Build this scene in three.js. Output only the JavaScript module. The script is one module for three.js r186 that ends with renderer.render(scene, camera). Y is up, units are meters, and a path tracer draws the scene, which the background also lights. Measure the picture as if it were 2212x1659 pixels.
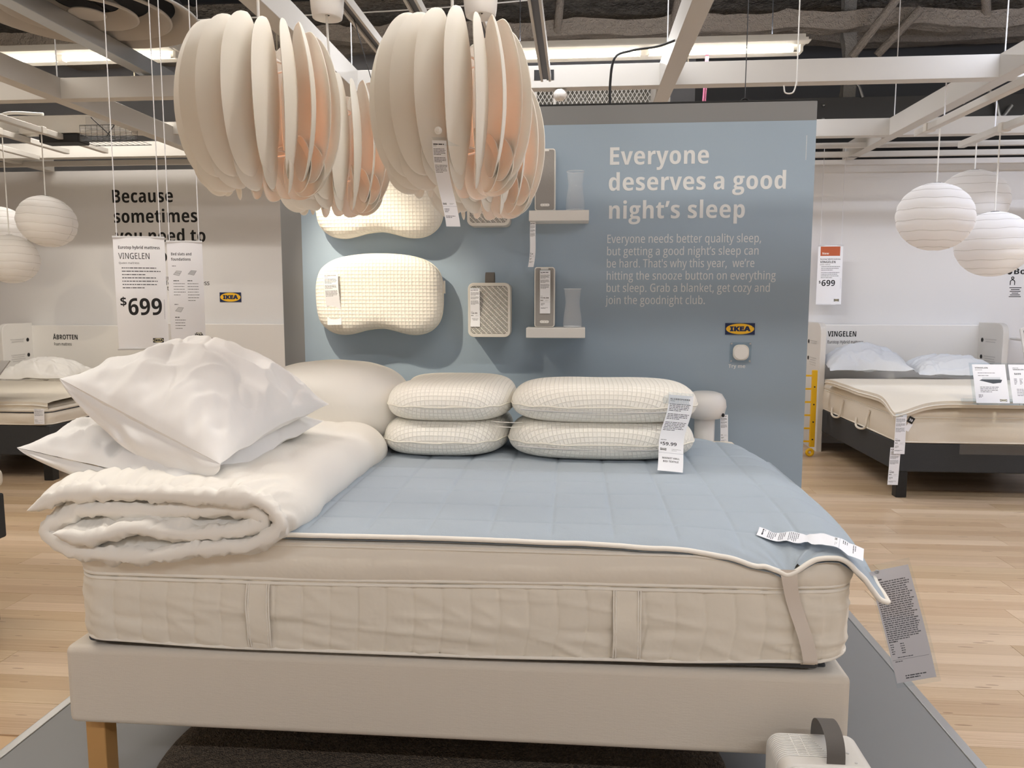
import * as THREE from 'three';
import { RoundedBoxGeometry } from 'three/addons/geometries/RoundedBoxGeometry.js';
import { TextGeometry } from 'three/addons/geometries/TextGeometry.js';
import { FontLoader } from 'three/addons/loaders/FontLoader.js';
import { mergeGeometries } from 'three/addons/utils/BufferGeometryUtils.js';
import { RectAreaLightUniformsLib } from 'three/addons/lights/RectAreaLightUniformsLib.js';

// ---------------------------------------------------------------- camera, exposure, lights
const scene = new THREE.Scene();
const camera = new THREE.PerspectiveCamera(2 * Math.atan(829.5 / 1661) * 180 / Math.PI, 2212 / 1659, 0.05, 60);
camera.position.set(0, 1.42, 0);
camera.rotation.order = 'YXZ';
camera.rotation.set(-6.25 * Math.PI / 180, 4.8 * Math.PI / 180, 0);
scene.add(camera);
const renderer = new THREE.WebGLRenderer({ antialias: true });
renderer.toneMapping = THREE.LinearToneMapping;
renderer.toneMappingExposure = 2.05;
renderer.shadowMap.enabled = true;
scene.background = new THREE.Color(0x000000);
RectAreaLightUniformsLib.init();

const WARM = 0xfff8f1, NEUTRAL = 0xf4f6ff, COOL = 0xdbe6ff;
// long fluorescent strips hung under the deck: [x, y, z, length, intensity, colour]
const STRIPS = [
  [0.52, 3.37, -6.5, 2.4, 17, NEUTRAL], [-4.35, 3.42, -6.4, 2.0, 17, WARM], [5.2, 3.42, -6.5, 2.4, 17, COOL],
  [-3.0, 3.42, -2.4, 2.4, 17, WARM], [0.3, 3.62, -1.9, 2.4, 15, WARM], [3.4, 3.42, -2.2, 2.4, 19, NEUTRAL],
  [-2.6, 3.42, 1.6, 2.4, 26, NEUTRAL], [1.4, 3.42, 1.6, 2.4, 28, NEUTRAL], [5.4, 3.42, 1.2, 2.4, 31, COOL],
  [3.6, 3.5, -4.5, 2.4, 21, COOL], [-4.3, 3.5, -3.3, 2.4, 18, WARM], [-0.4, 3.5, -4.5, 2.4, 14, NEUTRAL], [6.4, 3.42, -2.6, 2.4, 24, COOL],
];
// track spots: [lamp position, aim, intensity, cone half angle, colour, label]
const SPOTS = [
  [[-1.47, 2.62, -2.85], [-0.9, 1.36, -3.66], 4.2, 0.36, 0xfff0d8],
  [[2.57, 2.62, -2.6], [3.1, 0.7, -6.4], 6, 0.18, 0xfff2dd],
  [[-3.49, 2.62, -2.6], [-4.9, 0.9, -7.4], 3, 0.26, 0xffeccc],
];

// ---------------------------------------------------------------- helpers
const V = (x, y, z) => new THREE.Vector3(x, y, z);
const names = new Map();
function numbered(n) { const k = names.get(n) || 0; names.set(n, k + 1); return k ? n + '_' + String(k).padStart(3, '0') : n; }
function shade(o) { o.castShadow = true; o.receiveShadow = true; return o; }
function tag(o, label, category, group) { o.userData.label = label; o.userData.category = category; if (group) o.userData.group = group; return o; }
function thing(name, label, category, p = [0, 0, 0], turn = 0, group) {
  const o = new THREE.Group(); o.name = numbered(name); o.position.set(...p); o.rotation.y = turn; scene.add(o);
  return tag(o, label, category, group);
}
function part(name, geo, mat, parent, label) {
  const m = shade(new THREE.Mesh(Array.isArray(geo) ? merge(geo) : geo, mat));
  m.name = parent === scene ? numbered(name) : name; parent.add(m);
  if (label) m.userData.label = label;
  return m;
}
function solo(name, label, category, geo, mat, p = [0, 0, 0], group) { const m = part(name, geo, mat, scene); m.position.set(...p); return tag(m, label, category, group); }
function struct(name, geo, mat) { const m = part(name, geo, mat, scene); m.userData.kind = 'structure'; return m; }
function copy(src, label, p, turn) {
  const c = src.clone(); c.name = numbered(src.name.replace(/_\d{3}$/, '')); c.userData = { ...src.userData, label }; scene.add(c);
  if (p) c.position.set(...p); if (turn !== undefined) c.rotation.y = turn; return c;
}
function merge(list) {
  return mergeGeometries(list.map((g) => { const n = g.index ? g.toNonIndexed() : g; for (const k of Object.keys(n.attributes)) if (!['position', 'normal', 'uv'].includes(k)) n.deleteAttribute(k); return n; }));
}
const box = (w, h, d, x = 0, y = 0, z = 0) => new THREE.BoxGeometry(w, h, d).translate(x, y, z);
const rbox = (w, h, d, r, x = 0, y = 0, z = 0, s = 3) => new RoundedBoxGeometry(w, h, d, s, r).translate(x, y, z);
const cyl = (r0, r1, h, x = 0, y = 0, z = 0, n = 24) => new THREE.CylinderGeometry(r0, r1, h, n).translate(x, y, z);
function tube(pts, r, n = 40, k = 8) { return new THREE.TubeGeometry(new THREE.CatmullRomCurve3(pts.map((p) => V(...p))), n, r, k, false); }
function rod(a, b, r, k = 8) {
  const A = V(...a), B = V(...b), d = B.clone().sub(A), g = new THREE.CylinderGeometry(r, r, d.length(), k);
  g.applyQuaternion(new THREE.Quaternion().setFromUnitVectors(V(0, 1, 0), d.clone().normalize())); const c = A.add(B).multiplyScalar(0.5);
  return g.translate(c.x, c.y, c.z);
}
function lathe(pts, n = 48) { return new THREE.LatheGeometry(pts.map((p) => new THREE.Vector2(...p)), n); }
function rrect(w, h, r) {
  const s = new THREE.Shape(), x = -w / 2, y = -h / 2;
  s.moveTo(x + r, y); s.lineTo(x + w - r, y); s.absarc(x + w - r, y + r, r, -Math.PI / 2, 0); s.lineTo(x + w, y + h - r); s.absarc(x + w - r, y + h - r, r, 0, Math.PI / 2);
  s.lineTo(x + r, y + h); s.absarc(x + r, y + h - r, r, Math.PI / 2, Math.PI); s.lineTo(x, y + r); s.absarc(x + r, y + r, r, Math.PI, 1.5 * Math.PI);
  return s;
}
function slab(shape, depth, bevel = 0, seg = 12) {     // extruded along z, centred
  const g = new THREE.ExtrudeGeometry(shape, { depth: depth - 2 * bevel, bevelEnabled: bevel > 0, bevelThickness: bevel, bevelSize: bevel, bevelOffset: -bevel, bevelSegments: 3, curveSegments: seg });
  return g.translate(0, 0, -(depth - 2 * bevel) / 2);
}
function grid(nu, nv, f, uv) {
  const p = [], t = [], ix = [];
  for (let j = 0; j <= nv; j++) for (let i = 0; i <= nu; i++) { const a = f(i / nu, j / nv); p.push(a[0], a[1], a[2]); const b = uv ? uv(i / nu, j / nv, a) : [i / nu, j / nv]; t.push(b[0], b[1]); }
  for (let j = 0; j < nv; j++) for (let i = 0; i < nu; i++) { const a = j * (nu + 1) + i, b = a + 1, c = a + nu + 1, d = c + 1; ix.push(a, b, d, a, d, c); }
  const g = new THREE.BufferGeometry();
  g.setAttribute('position', new THREE.Float32BufferAttribute(p, 3)); g.setAttribute('uv', new THREE.Float32BufferAttribute(t, 2)); g.setIndex(ix); g.computeVertexNormals();
  return g;
}
let seed = 7;
const rnd = () => { seed = (seed * 1664525 + 1013904223) >>> 0; return seed / 4294967296; };
const hash = (x, y, z) => { let h = Math.imul(x, 374761393) ^ Math.imul(y, 668265263) ^ Math.imul(z, 2147483647 - 77777); h = Math.imul(h ^ (h >>> 13), 1274126177); h = Math.imul(h ^ (h >>> 16), 2246822519); return ((h ^ (h >>> 15)) >>> 0) / 4294967296; };
function noise(x, y, z = 0) {
  const X = Math.floor(x), Y = Math.floor(y), Z = Math.floor(z), f = (t) => t * t * (3 - 2 * t), u = f(x - X), v = f(y - Y), w = f(z - Z), L = (a, b, t) => a + (b - a) * t;
  const q = (k) => L(L(hash(X, Y, Z + k), hash(X + 1, Y, Z + k), u), L(hash(X, Y + 1, Z + k), hash(X + 1, Y + 1, Z + k), u), v);
  return L(q(0), q(1), w) * 2 - 1;
}
const fbm = (x, y, z = 0, o = 3) => { let s = 0, a = 0.5; for (let i = 0; i < o; i++) { s += a * noise(x, y, z); x = x * 2.03 + 5.1; y = y * 2.03 + 1.7; z = z * 2.03 + 3.3; a *= 0.5; } return s; };
const ridge = (x, y, z = 0) => 1 - Math.abs(noise(x, y, z)) * 2;
const clamp = (v, a, b) => Math.min(b, Math.max(a, v)), smooth = (a, b, v) => { const t = clamp((v - a) / (b - a), 0, 1); return t * t * (3 - 2 * t); };
const lerp = (a, b, t) => a + (b - a) * t;
function along(pts, x) { for (let i = 0; i < pts.length - 1; i++) if (x <= pts[i + 1][0]) { const t = clamp((x - pts[i][0]) / (pts[i + 1][0] - pts[i][0]), 0, 1), k = t * t * (3 - 2 * t); return lerp(pts[i][1], pts[i + 1][1], k); } return pts[pts.length - 1][1]; }

// ---------------------------------------------------------------- textures and materials
function canvasTex(w, h, draw, srgb = true) {
  const c = document.createElement('canvas'); c.width = w; c.height = h; draw(c.getContext('2d'), w, h);
  const t = new THREE.CanvasTexture(c); if (srgb) t.colorSpace = THREE.SRGBColorSpace; t.magFilter = THREE.LinearFilter; t.anisotropy = 8; return t;
}
function dataTex(n, f, sx = 1, sy = 1) {              // grey noise map, tiled; f(x, y) in 0..1
  const d = new Uint8Array(n * n * 4);
  for (let y = 0; y < n; y++) for (let x = 0; x < n; x++) { const v = clamp(f(x, y), 0, 1) * 255, o = (y * n + x) * 4; d[o] = d[o + 1] = d[o + 2] = v; d[o + 3] = 255; }
  const t = new THREE.DataTexture(d, n, n); t.wrapS = t.wrapT = THREE.RepeatWrapping; t.repeat.set(sx, sy); t.magFilter = THREE.LinearFilter; t.needsUpdate = true; return t;
}
const tileNoise = (x, y, n, c) => { const u = (x / n) * c, v = (y / n) * c, X = Math.floor(u), Y = Math.floor(v), f = (t) => t * t * (3 - 2 * t), a = f(u - X), b = f(v - Y), m = (k) => ((k % c) + c) % c; return lerp(lerp(hash(m(X), m(Y), c), hash(m(X + 1), m(Y), c), a), lerp(hash(m(X), m(Y + 1), c), hash(m(X + 1), m(Y + 1), c), a), b); };
const weave = dataTex(256, (x, y) => 0.5 + 0.22 * Math.sin(x * Math.PI / 2) * Math.sin(y * Math.PI / 2) + 0.4 * (tileNoise(x, y, 256, 64) - 0.5) + 0.3 * (tileNoise(x, y, 256, 12) - 0.5), 6, 6);
const linen = dataTex(256, (x, y) => 0.6 * tileNoise(x, y, 256, 6) + 0.4 * tileNoise(x, y, 256, 40), 3, 3);
const fluff = dataTex(512, (x, y) => 0.45 * tileNoise(x, y, 512, 16) + 0.35 * tileNoise(x, y, 512, 48) + 0.2 * tileNoise(x, y, 512, 160), 1, 1);
const pile = dataTex(256, (x, y) => 0.6 * tileNoise(x, y, 256, 64) + 0.4 * tileNoise(x, y, 256, 20), 5, 5);
const cells = dataTex(256, (x, y) => { const c = (v) => { const t = ((v % 64) + 64) % 64 / 64; return Math.pow(Math.max(0, Math.sin(Math.PI * t)), 0.25); }; return c(x) * c(y) * 0.92 + 0.08 * tileNoise(x, y, 256, 64); }, 1 / 0.068, 1 / 0.068);
const mottle = dataTex(256, (x, y) => 0.5 * tileNoise(x, y, 256, 8) + 0.5 * tileNoise(x, y, 256, 32), 1, 1);
function wood(tone, k) {
  return canvasTex(1024, 256, (g, w, h) => {
    g.fillStyle = tone; g.fillRect(0, 0, w, h);
    for (let s = 0; s < 2; s++) {
      const y0 = s * h / 2, a = 0.05 + 0.1 * rnd();
      g.fillStyle = s % 2 ? `rgba(255,240,215,${a})` : `rgba(120,80,45,${a * 0.8})`; g.fillRect(0, y0, w, h / 2);
      for (let i = 0; i < 90; i++) {
        const y = y0 + rnd() * h / 2, x = rnd() * w, l = 120 + rnd() * 500; g.strokeStyle = rnd() < 0.6 ? `rgba(125,88,52,${0.05 + rnd() * 0.11})` : `rgba(255,238,208,${0.06 + rnd() * 0.1})`; g.lineWidth = 1 + rnd() * 2.4;
        g.beginPath(); g.moveTo(x, y); g.bezierCurveTo(x + l * 0.3, y + rnd() * 6 - 3, x + l * 0.6, y + rnd() * 6 - 3, x + l, y + rnd() * 4 - 2); g.stroke();
      }
      for (let i = 0; i < 2 + k % 3; i++) { g.fillStyle = `rgba(92,58,34,${0.25 + rnd() * 0.3})`; g.beginPath(); g.ellipse(rnd() * w, y0 + rnd() * h / 2, 10 + rnd() * 16, 2 + rnd() * 3, 0, 0, 7); g.fill(); }
      g.strokeStyle = 'rgba(110,76,46,.35)'; g.lineWidth = 2; g.beginPath(); g.moveTo(0, y0); g.lineTo(w, y0); g.stroke();
    }
  });
}
const std = (color, roughness = 0.6, o = {}) => new THREE.MeshStandardMaterial({ color, roughness, ...o });
const phy = (color, roughness, o = {}) => new THREE.MeshPhysicalMaterial({ color, roughness, ...o });
const M = {
  blue: std(0x9fb1c1, 0.7), greyWall: std(0x868788, 0.75), white: std(0xe4e3e2, 0.75, { bumpMap: mottle, bumpScale: 0.0004 }), farGrey: std(0xd6d9e0, 0.85), dark: std(0x2a2b2c, 0.8),
  deck: std(0xb3aca2, 0.95, { bumpMap: fluff, bumpScale: 0.06, map: dataTex(256, (x, y) => 0.42 + 0.58 * (0.5 * tileNoise(x, y, 256, 12) + 0.5 * tileNoise(x, y, 256, 50)), 1, 1) }), fireproof: std(0xc6bcb0, 0.95, { bumpMap: fluff, bumpScale: 0.03 }), duct: std(0x15171c, 0.5), column: std(0xb3b0aa, 0.9, { bumpMap: fluff, bumpScale: 0.02 }),
  rail: std(0xc9c6c0, 0.42), steel: std(0xb9bcbe, 0.35, { metalness: 0.8 }), alu: std(0xc8c8c6, 0.3, { metalness: 0.85 }), pipe: std(0xcfc9b8, 0.35), cable: std(0x1b1b1c, 0.6), cord: std(0xeeeeea, 0.5), wire: std(0x4a4b4d, 0.4, { metalness: 0.6 }), thread: std(0xe9e9ec, 0.5),
  beige: std(0xddd3c3, 0.9, { bumpMap: weave, bumpScale: 0.0006 }), ticking: std(0xe6decf, 0.88, { bumpMap: linen, bumpScale: 0.0007 }), quilt: std(0xe4dccc, 0.88, { bumpMap: linen, bumpScale: 0.0007 }), piping: std(0xeee8db, 0.8), under: std(0x45474a, 0.9),
  topper: std(0xa9b4bd, 0.85, { bumpMap: weave, bumpScale: 0.0006 }), trim: std(0xf2ede2, 0.8), strap: std(0xd8cdc0, 0.8), cotton: std(0xf2f0ec, 0.85, { bumpMap: linen, bumpScale: 0.0005 }), duvet: std(0xf0ece3, 0.86, { bumpMap: linen, bumpScale: 0.0005 }), cool: std(0xe6ebf2, 0.8, { bumpMap: linen, bumpScale: 0.002 }),
  foam: std(0xfbf7ec, 0.85, { bumpMap: cells, bumpScale: 0.0028 }), foamTrim: std(0xf3eee0, 0.8), oak: std(0xc9995c, 0.5), rug: std(0x7b6c5a, 1, { bumpMap: pile, bumpScale: 0.012, map: dataTex(256, (x, y) => 0.35 + 0.65 * (0.5 * tileNoise(x, y, 256, 64) + 0.5 * tileNoise(x, y, 256, 24)), 4, 4) }), vinyl: std(0x828281, 0.42), vinylDark: std(0x3f4041, 0.6),
  petal: phy(0xf8f5ec, 0.85, { transmission: 0.06, thickness: 0, side: THREE.DoubleSide }), cap: std(0xf4f2ee, 0.35), paper: phy(0xfbfaf9, 0.9, { transmission: 0.45, thickness: 0, side: THREE.DoubleSide }), rib: std(0xcfccc8, 0.7), glowBulb: std(0xffc890, 0.5, { emissive: 0xff8a3c, emissiveIntensity: 0.9 }),
  plastic: std(0xe9e6df, 0.4), greyPlastic: std(0xd9d5cd, 0.45), hole: std(0x3a3833, 0.8), mesh: std(0x9b9a97, 0.8, { bumpMap: weave, bumpScale: 0.001 }), felt: std(0xa19e9a, 0.9, { bumpMap: weave, bumpScale: 0.001 }), feltDark: std(0x625e59, 0.9, { bumpMap: weave, bumpScale: 0.001 }),
  glass: phy(0xffffff, 0.04, { transparent: true, opacity: 0.14, clearcoat: 1, clearcoatRoughness: 0.02, side: THREE.DoubleSide }), clear: phy(0xffffff, 0.05, { transmission: 1, thickness: 0, ior: 1.45 }), acrylic: phy(0xf4f8fa, 0.05, { transmission: 1, thickness: 0, ior: 1.45 }),
  paperSheet: std(0xf3f4f8, 0.7, { side: THREE.DoubleSide }), ink: std(0x161616, 0.7), offWhite: std(0xe8e6e2, 0.65), charcoal: std(0x3a3b3c, 0.9, { bumpMap: weave, bumpScale: 0.0008 }), blackLeg: std(0x161616, 0.5), yellow: std(0xf2bf10, 0.45), screen: std(0x27282a, 0.15), red: std(0xb8402a, 0.5), hanger: std(0xd6d6d8, 0.35),
  tube: std(0xffffff, 0.5, { emissive: 0xfff6de, emissiveIntensity: 5 }), reflector: std(0xeceae6, 0.4), slot: std(0xffffff, 0.5, { emissive: 0xfff6de, emissiveIntensity: 1 }), spotHead: std(0xe9e7e3, 0.4), spotGlow: std(0xffffff, 0.4, { emissive: 0xffe6b8, emissiveIntensity: 6 }), pinkPipe: std(0xa3506c, 0.5), lampWhite: std(0xe6e4e1, 0.35), headboard: std(0xe9e6e1, 0.6), concreteFloor: std(0xcfae86, 0.6),
};
const fonts = {};
for (const [k, n] of [['b', 'droid_sans_bold'], ['r', 'droid_sans_regular']]) fonts[k] = await new FontLoader().loadAsync(`fonts/droid/${n}.typeface.json`);
// vinyl lettering as thin solid glyphs: baseline starts at [x, y] on the plane z, one line, fitted to a width if given
function word(str, size, x, y, font = 'b', width = 0, depth = 0.0015) {
  const g = new TextGeometry(str, { font: fonts[font], size: size * 0.72, depth, curveSegments: 3, bevelEnabled: false }); g.computeBoundingBox();
  const w = g.boundingBox.max.x; if (width) g.scale(width / w, 1, 1); return g.translate(x, y, 0);
}
// ---------------------------------------------------------------- print
const sans = (g, px, bold, color = '#1a1a1c') => { g.font = `${bold ? 'bold ' : ''}${px}px sans-serif`; g.fillStyle = color; };
function bars(g, x, y, w, lines, step, h, color = '#55565a', last = 0.6) {   // small print, too small to read
  g.fillStyle = color;
  for (let i = 0; i < lines; i++) { let u = x; const end = x + w * (i === lines - 1 ? last : 0.88 + 0.12 * rnd()); while (u < end - h) { const l = Math.min(h * (1 + rnd() * 4), end - u); g.fillRect(u, y + i * step, l, h); u += l + h * 0.6; } }
}
function drawLogo(g, x, y, w, h, back = '#0b2350', mid = '#f7c22c', ink = '#0b2350') {
  g.fillStyle = back; g.fillRect(x, y, w, h); g.fillStyle = mid; g.beginPath(); g.ellipse(x + w / 2, y + h / 2, w * 0.475, h * 0.46, 0, 0, 7); g.fill();
  g.save(); g.translate(x + w / 2, y + h * 0.69); g.scale(1.42, 1); sans(g, h * 0.54, true, ink); g.strokeStyle = ink; g.lineWidth = h * 0.05; g.textAlign = 'center'; g.fillText('IKEA', 0, 0); g.strokeText('IKEA', 0, 0); g.restore(); g.textAlign = 'left';
}
function sheetTex(w, h, px, draw, back = '#f3f4f8') { return canvasTex(w, h, (g) => { g.fillStyle = back; g.fillRect(0, 0, w, h); draw(g, w, h); }); }
const printMat = (t, o = {}) => std(0xffffff, 0.6, { map: t, side: THREE.DoubleSide, ...o });
// a strip of paper, w x h metres, hung from its top edge, bent by bend(v) along z and drift(v) along x (v from 0 at the top)
function strip(w, h, bend = () => 0, drift = () => 0, n = 16) { return grid(2, n, (u, v) => [(u - 0.5) * w + drift(v), -h * v, bend(v)], (u, v) => [u, 1 - v]); }
function priceStrip(title, price, foot, tall = 720, sec = 0.78) {
  return sheetTex(160, tall, 1, (g, w, h) => {
    if (title) { sans(g, 19, true); g.fillText(title, 10, 44, 140); } else bars(g, 10, 32, 120, 1, 8, 11, '#2a2a2e', 1); bars(g, 10, 52, 60, 1, 8, 4);
    bars(g, 10, 80, 138, 5, 14, 6); bars(g, 10, 168, 138, 4, 14, 6); bars(g, 10, 244, 138, 6, 14, 6, '#66676b');
    const yp = h * sec - 56; if (price) { bars(g, 10, yp - 48, 60, 1, 8, 4); sans(g, 24, true); g.fillText('$', 8, yp - 8); sans(g, 38, true); g.fillText(price, 22, yp); }
    drawLogo(g, 10, yp + 22, 40, 17, '#222', '#ddd', '#222'); bars(g, 84, yp + 26, 60, 2, 10, 3, '#999');
    g.fillStyle = '#c9cbd2'; g.fillRect(0, h * sec, w, 4);
    if (foot) { sans(g, 17, true); g.textAlign = 'center'; g.fillText(foot[0], w / 2, h * sec + 46, 140); g.fillText(foot[1], w / 2, h * sec + 70, 140); g.textAlign = 'left'; } else { bars(g, 14, h * sec + 26, 60, 3, 14, 6, '#444'); bars(g, 14, h * sec + 100, 120, 2, 14, 6); }
  });
}
// ================================================================ the setting
// floor: a slab with laminate planks lying on it; the display platform covers the middle
const floor = struct('floor', box(19, 0.1, 15.2, 0, -0.056, -3.2), M.concreteFloor);
{
  const tones = ['#cdb292', '#c9ad8b', '#d0b698', '#c5a986'], mats = tones.map((t, i) => std(0xffffff, 0.34, { map: wood(t, i) }));
  const L = 1.29, W = 0.193, geos = [0, 1, 2].map((k) => { const g = new RoundedBoxGeometry(L - 0.0014, 0.008, W - 0.0014, 1, 0.0008).translate(0, -0.004, 0); const p = g.attributes.position, u = g.attributes.uv; for (let i = 0; i < p.count; i++) u.setXY(i, (p.getX(i) / L + 0.5) * 0.96 + 0.02, (p.getZ(i) / W + 0.5) * 0.97 + 0.015); return g; });
  for (let r = 0; r < 36; r++) {
    const z = -7.74 + r * W, off = (r * 0.43) % 1 * L;
    for (let c = 0; c < 9; c++) {
      const x = -6.7 + c * L + off - 0.3;
      if ((x > -1.78 + L / 2 && x < 1.24 - L / 2 && z > -7.3) || x > 5.6 || x < -6.6 || (z > -2.2 && x < -0.5) || (x > 4.4 && z > -4.4) || (x < -5 && z > -4.6) || (x < -3.6 && z > -3.4)) continue;
      const m = part('plank', geos[(r + c) % 3], mats[Math.floor(rnd() * 4)], floor); m.position.set(x, 0, z); if (rnd() < 0.5) m.rotation.y = Math.PI;
    }
  }
}
const platform = thing('display_platform', 'low grey vinyl display platform under the big beige bed', 'platform', [-0.27, 0, -2.2]);
part('deck', rbox(3.0, 0.018, 3.2, 0.003, 0, 0.009, 0), M.vinyl, platform);
for (const s of [-1, 1]) part('edge_strip', rbox(0.035, 0.02, 3.2, 0.004, s * 1.497, 0.012, 0), M.alu, platform, 'bright metal edge strip');

// shell of the hall
const wallBack = struct('wall_back', box(18.4, 2.76, 0.12, 0, 1.38, -7.89), M.white);
struct('wall_rear', box(10.7, 4.9, 0.15, -3.85, 2.45, -10.55), M.farGrey);
struct('wall_rear_right', box(7.7, 4.9, 0.15, 5.35, 2.45, -10.55), std(0x77797d, 0.85));
struct('wall_left', box(0.15, 4.9, 15.2, -9.2, 2.45, -3.2), M.white);
struct('wall_right', box(0.15, 4.9, 15.2, 9.2, 2.45, -3.2), M.white);
struct('wall_front', box(18.4, 4.9, 0.15, 0, 2.45, 4.3), M.white);
const ceiling = struct('ceiling', [grid(90, 60, (u, v) => { const x = (u - 0.5) * 18.4, z = 4.3 - v * 14.9; return [x, 4.72 + 0.06 * fbm(x * 2.3, z * 2.3, 1) - 0.05 * Math.abs(noise(x * 0.9, z * 3, 4)), z]; }, (u, v) => [u * 12, v * 10]), box(18.6, 0.1, 15.2, 0, 4.88, -3.2)], M.deck);
function lumpy(len, w, h, f) { const g = new THREE.BoxGeometry(len, h, w, 90, 5, 5), p = g.attributes.position; for (let i = 0; i < p.count; i++) { const x = p.getX(i), y = p.getY(i), z = p.getZ(i), n = fbm(x * 5, y * 9 + f, z * 9, 3); p.setXYZ(i, x, y * (1 + 0.5 * n) + 0.05 * noise(x * 2.4, f), z * (1 + 0.4 * n)); } const q = g.attributes.uv; for (let i = 0; i < p.count; i++) q.setXY(i, p.getX(i) * 1.6, (p.getY(i) + p.getZ(i)) * 1.6); g.computeVertexNormals(); return g; }
for (const [x, y, z, len, w, h] of [[0.6, 4.36, -8.8, 8.4, 0.16, 0.17], [-6.2, 4.36, -8.8, 4.6, 0.16, 0.17], [-1, 4.52, -9.8, 16, 0.2, 0.16], [-1, 4.5, -6.9, 16, 0.2, 0.16]]) part('fireproofed_joist', lumpy(len, w, h, x).translate(x, y, z), M.fireproof, ceiling);
for (const [a, b] of [[[3.35, 4.66, -8.4], [2.86, 3.96, -8.7]], [[3.5, 4.4, -8.6], [3.15, 4.0, -8.8]], [[1.05, 4.66, -8.6], [1.0, 4.3, -8.75]], [[-0.2, 4.66, -8.6], [-0.24, 4.3, -8.75]], [[3.9, 4.68, -8.2], [4.3, 4.3, -8.9]]]) part('fireproofed_brace', rod(a, b, 0.045, 7), M.fireproof, ceiling);

// ---------------------------------------------------------------- blue partition behind the bed
const partition = struct('wall_partition', rbox(2.522, 2.318, 0.1, 0.004, -0.183, 1.159, -3.753), M.greyWall);
part('blue_panel', box(2.414, 2.23, 0.003, -0.131, 1.115, -3.7015), M.blue, partition, 'matt blue painted panel');
part('top_cap', box(2.524, 0.006, 0.104, -0.183, 2.321, -3.753), M.dark, partition);
const vinylWhite = std(0xe2e4e4, 0.7);
for (const [s, y, w] of [['Everyone', 2.045, 0.462], ['deserves a good', 1.927, 0.812], ['night’s sleep', 1.798, 0.632]]) part('headline', word(s, 0.111, 0.138, y, 'b', w).translate(0, 0, -3.7), vinylWhite, partition);
[['Everyone needs better quality sleep,', 0.71], ['but getting a good night’s sleep can', 0.70], ['be hard. That\'s why this year,  we’re', 0.683], ['hitting the snooze button on everything', 0.782], ['but sleep. Grab a blanket, get cozy and', 0.757], ['join the goodnight club.', 0.462]].forEach(([s, w], i) => part('text_line', word(s, 0.0535, 0.136, 1.686 - i * 0.0572, 'r', w * 1.003, 0.001).translate(0, 0, -3.7), vinylWhite, partition));
part('caption', word('Try me', 0.0235, 0.717, 1.1, 'b', 0.078, 0.001).translate(0, 0, -3.7), vinylWhite, partition);
part('fine_print', mergeGeometries([...Array(16)].map((_, i) => box(0.0025, 0.005, 0.001, 1.035, 2.16 - i * 0.0068, -3.6995))), vinylWhite, partition);
const logoTex = canvasTex(512, 204, (g, w, h) => { drawLogo(g, 0, 0, w, h); sans(g, 22, true, '#0b2350'); g.fillText('®', w * 0.9, h * 0.36); });
const logoMat = std(0xffffff, 0.5, { map: logoTex });
const planeUV = (w, h) => new THREE.PlaneGeometry(w, h);
function plaque(name, label, w, h, p) { const t = thing(name, label, 'logo sign', p); part('plate', box(w, h, 0.003), std(0x0b2350, 0.5), t); part('print', planeUV(w, h).translate(0, 0, 0.0022), logoMat, t); return t; }
plaque('logo_sign', 'blue and yellow logo plate on the blue wall above the round button', 0.136, 0.054, [0.765, 1.284, -3.698]);
plaque('logo_sign', 'blue and yellow logo plate on the white wall left of the blue partition', 0.231, 0.1, [-3.615, 1.447, -7.826]);
{
  const t = thing('wall_button', 'round white smart button in a clear square holder on the blue wall', 'button', [0.77, 1.174, -3.7]);
  part('holder', slab(rrect(0.1, 0.096, 0.008), 0.004, 0.001).translate(0, 0, 0.004), M.acrylic, t);
  const b = part('button_body', slab(rrect(0.074, 0.074, 0.028), 0.014, 0.004).translate(0, 0, 0.013), M.plastic, t); part('dial', new THREE.CylinderGeometry(0.032, 0.033, 0.004, 40).rotateX(Math.PI / 2).translate(0, 0, 0.0215), M.cap, b);
  for (const sx of [-1, 1]) for (const sy of [-1, 1]) part('screw', new THREE.CylinderGeometry(0.0045, 0.0045, 0.004, 14).rotateX(Math.PI / 2).translate(sx * 0.043, sy * 0.041, 0.008), M.steel, t);
}
// wires and hooks that hold the partition up
for (const [x, s] of [[0.765, 'right'], [-0.955, 'left']]) {
  const t = thing('suspension_wire', s === 'right' ? 'thin dark wire and hook holding the right end of the blue partition' : 'thin dark V-shaped wire and hook beside the upper left of the blue partition', 'wire', [x, 2.32, -3.753]);
  part('hook', new THREE.TorusGeometry(0.02, 0.004, 8, 20, Math.PI).translate(0, 0.004, 0), M.cable, t);
  part('cable', s === 'right' ? rod([0, 0.02, 0], [0.01, 2.4, 0], 0.0022) : [rod([0, 0.02, 0], [-0.13, 0.48, 0], 0.0022), rod([0, 0.02, 0], [0.03, 0.3, -0.04], 0.0022), rod([-0.13, 0.48, 0], [-0.4, 2.35, 0], 0.0022)], M.wire, t);
}
{ const t = solo('power_cable', 'black power cable curving from the white ceiling beam to the top of the blue partition', 'cable', tube([[0.146, 2.315, -3.753], [0.146, 2.43, -3.76], [0.165, 2.55, -3.8], [0.25, 2.63, -3.95], [0.4, 2.71, -4.15], [0.52, 2.79, -4.3]], 0.006), M.cable); t.position.set(0, 0, 0); }

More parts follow.
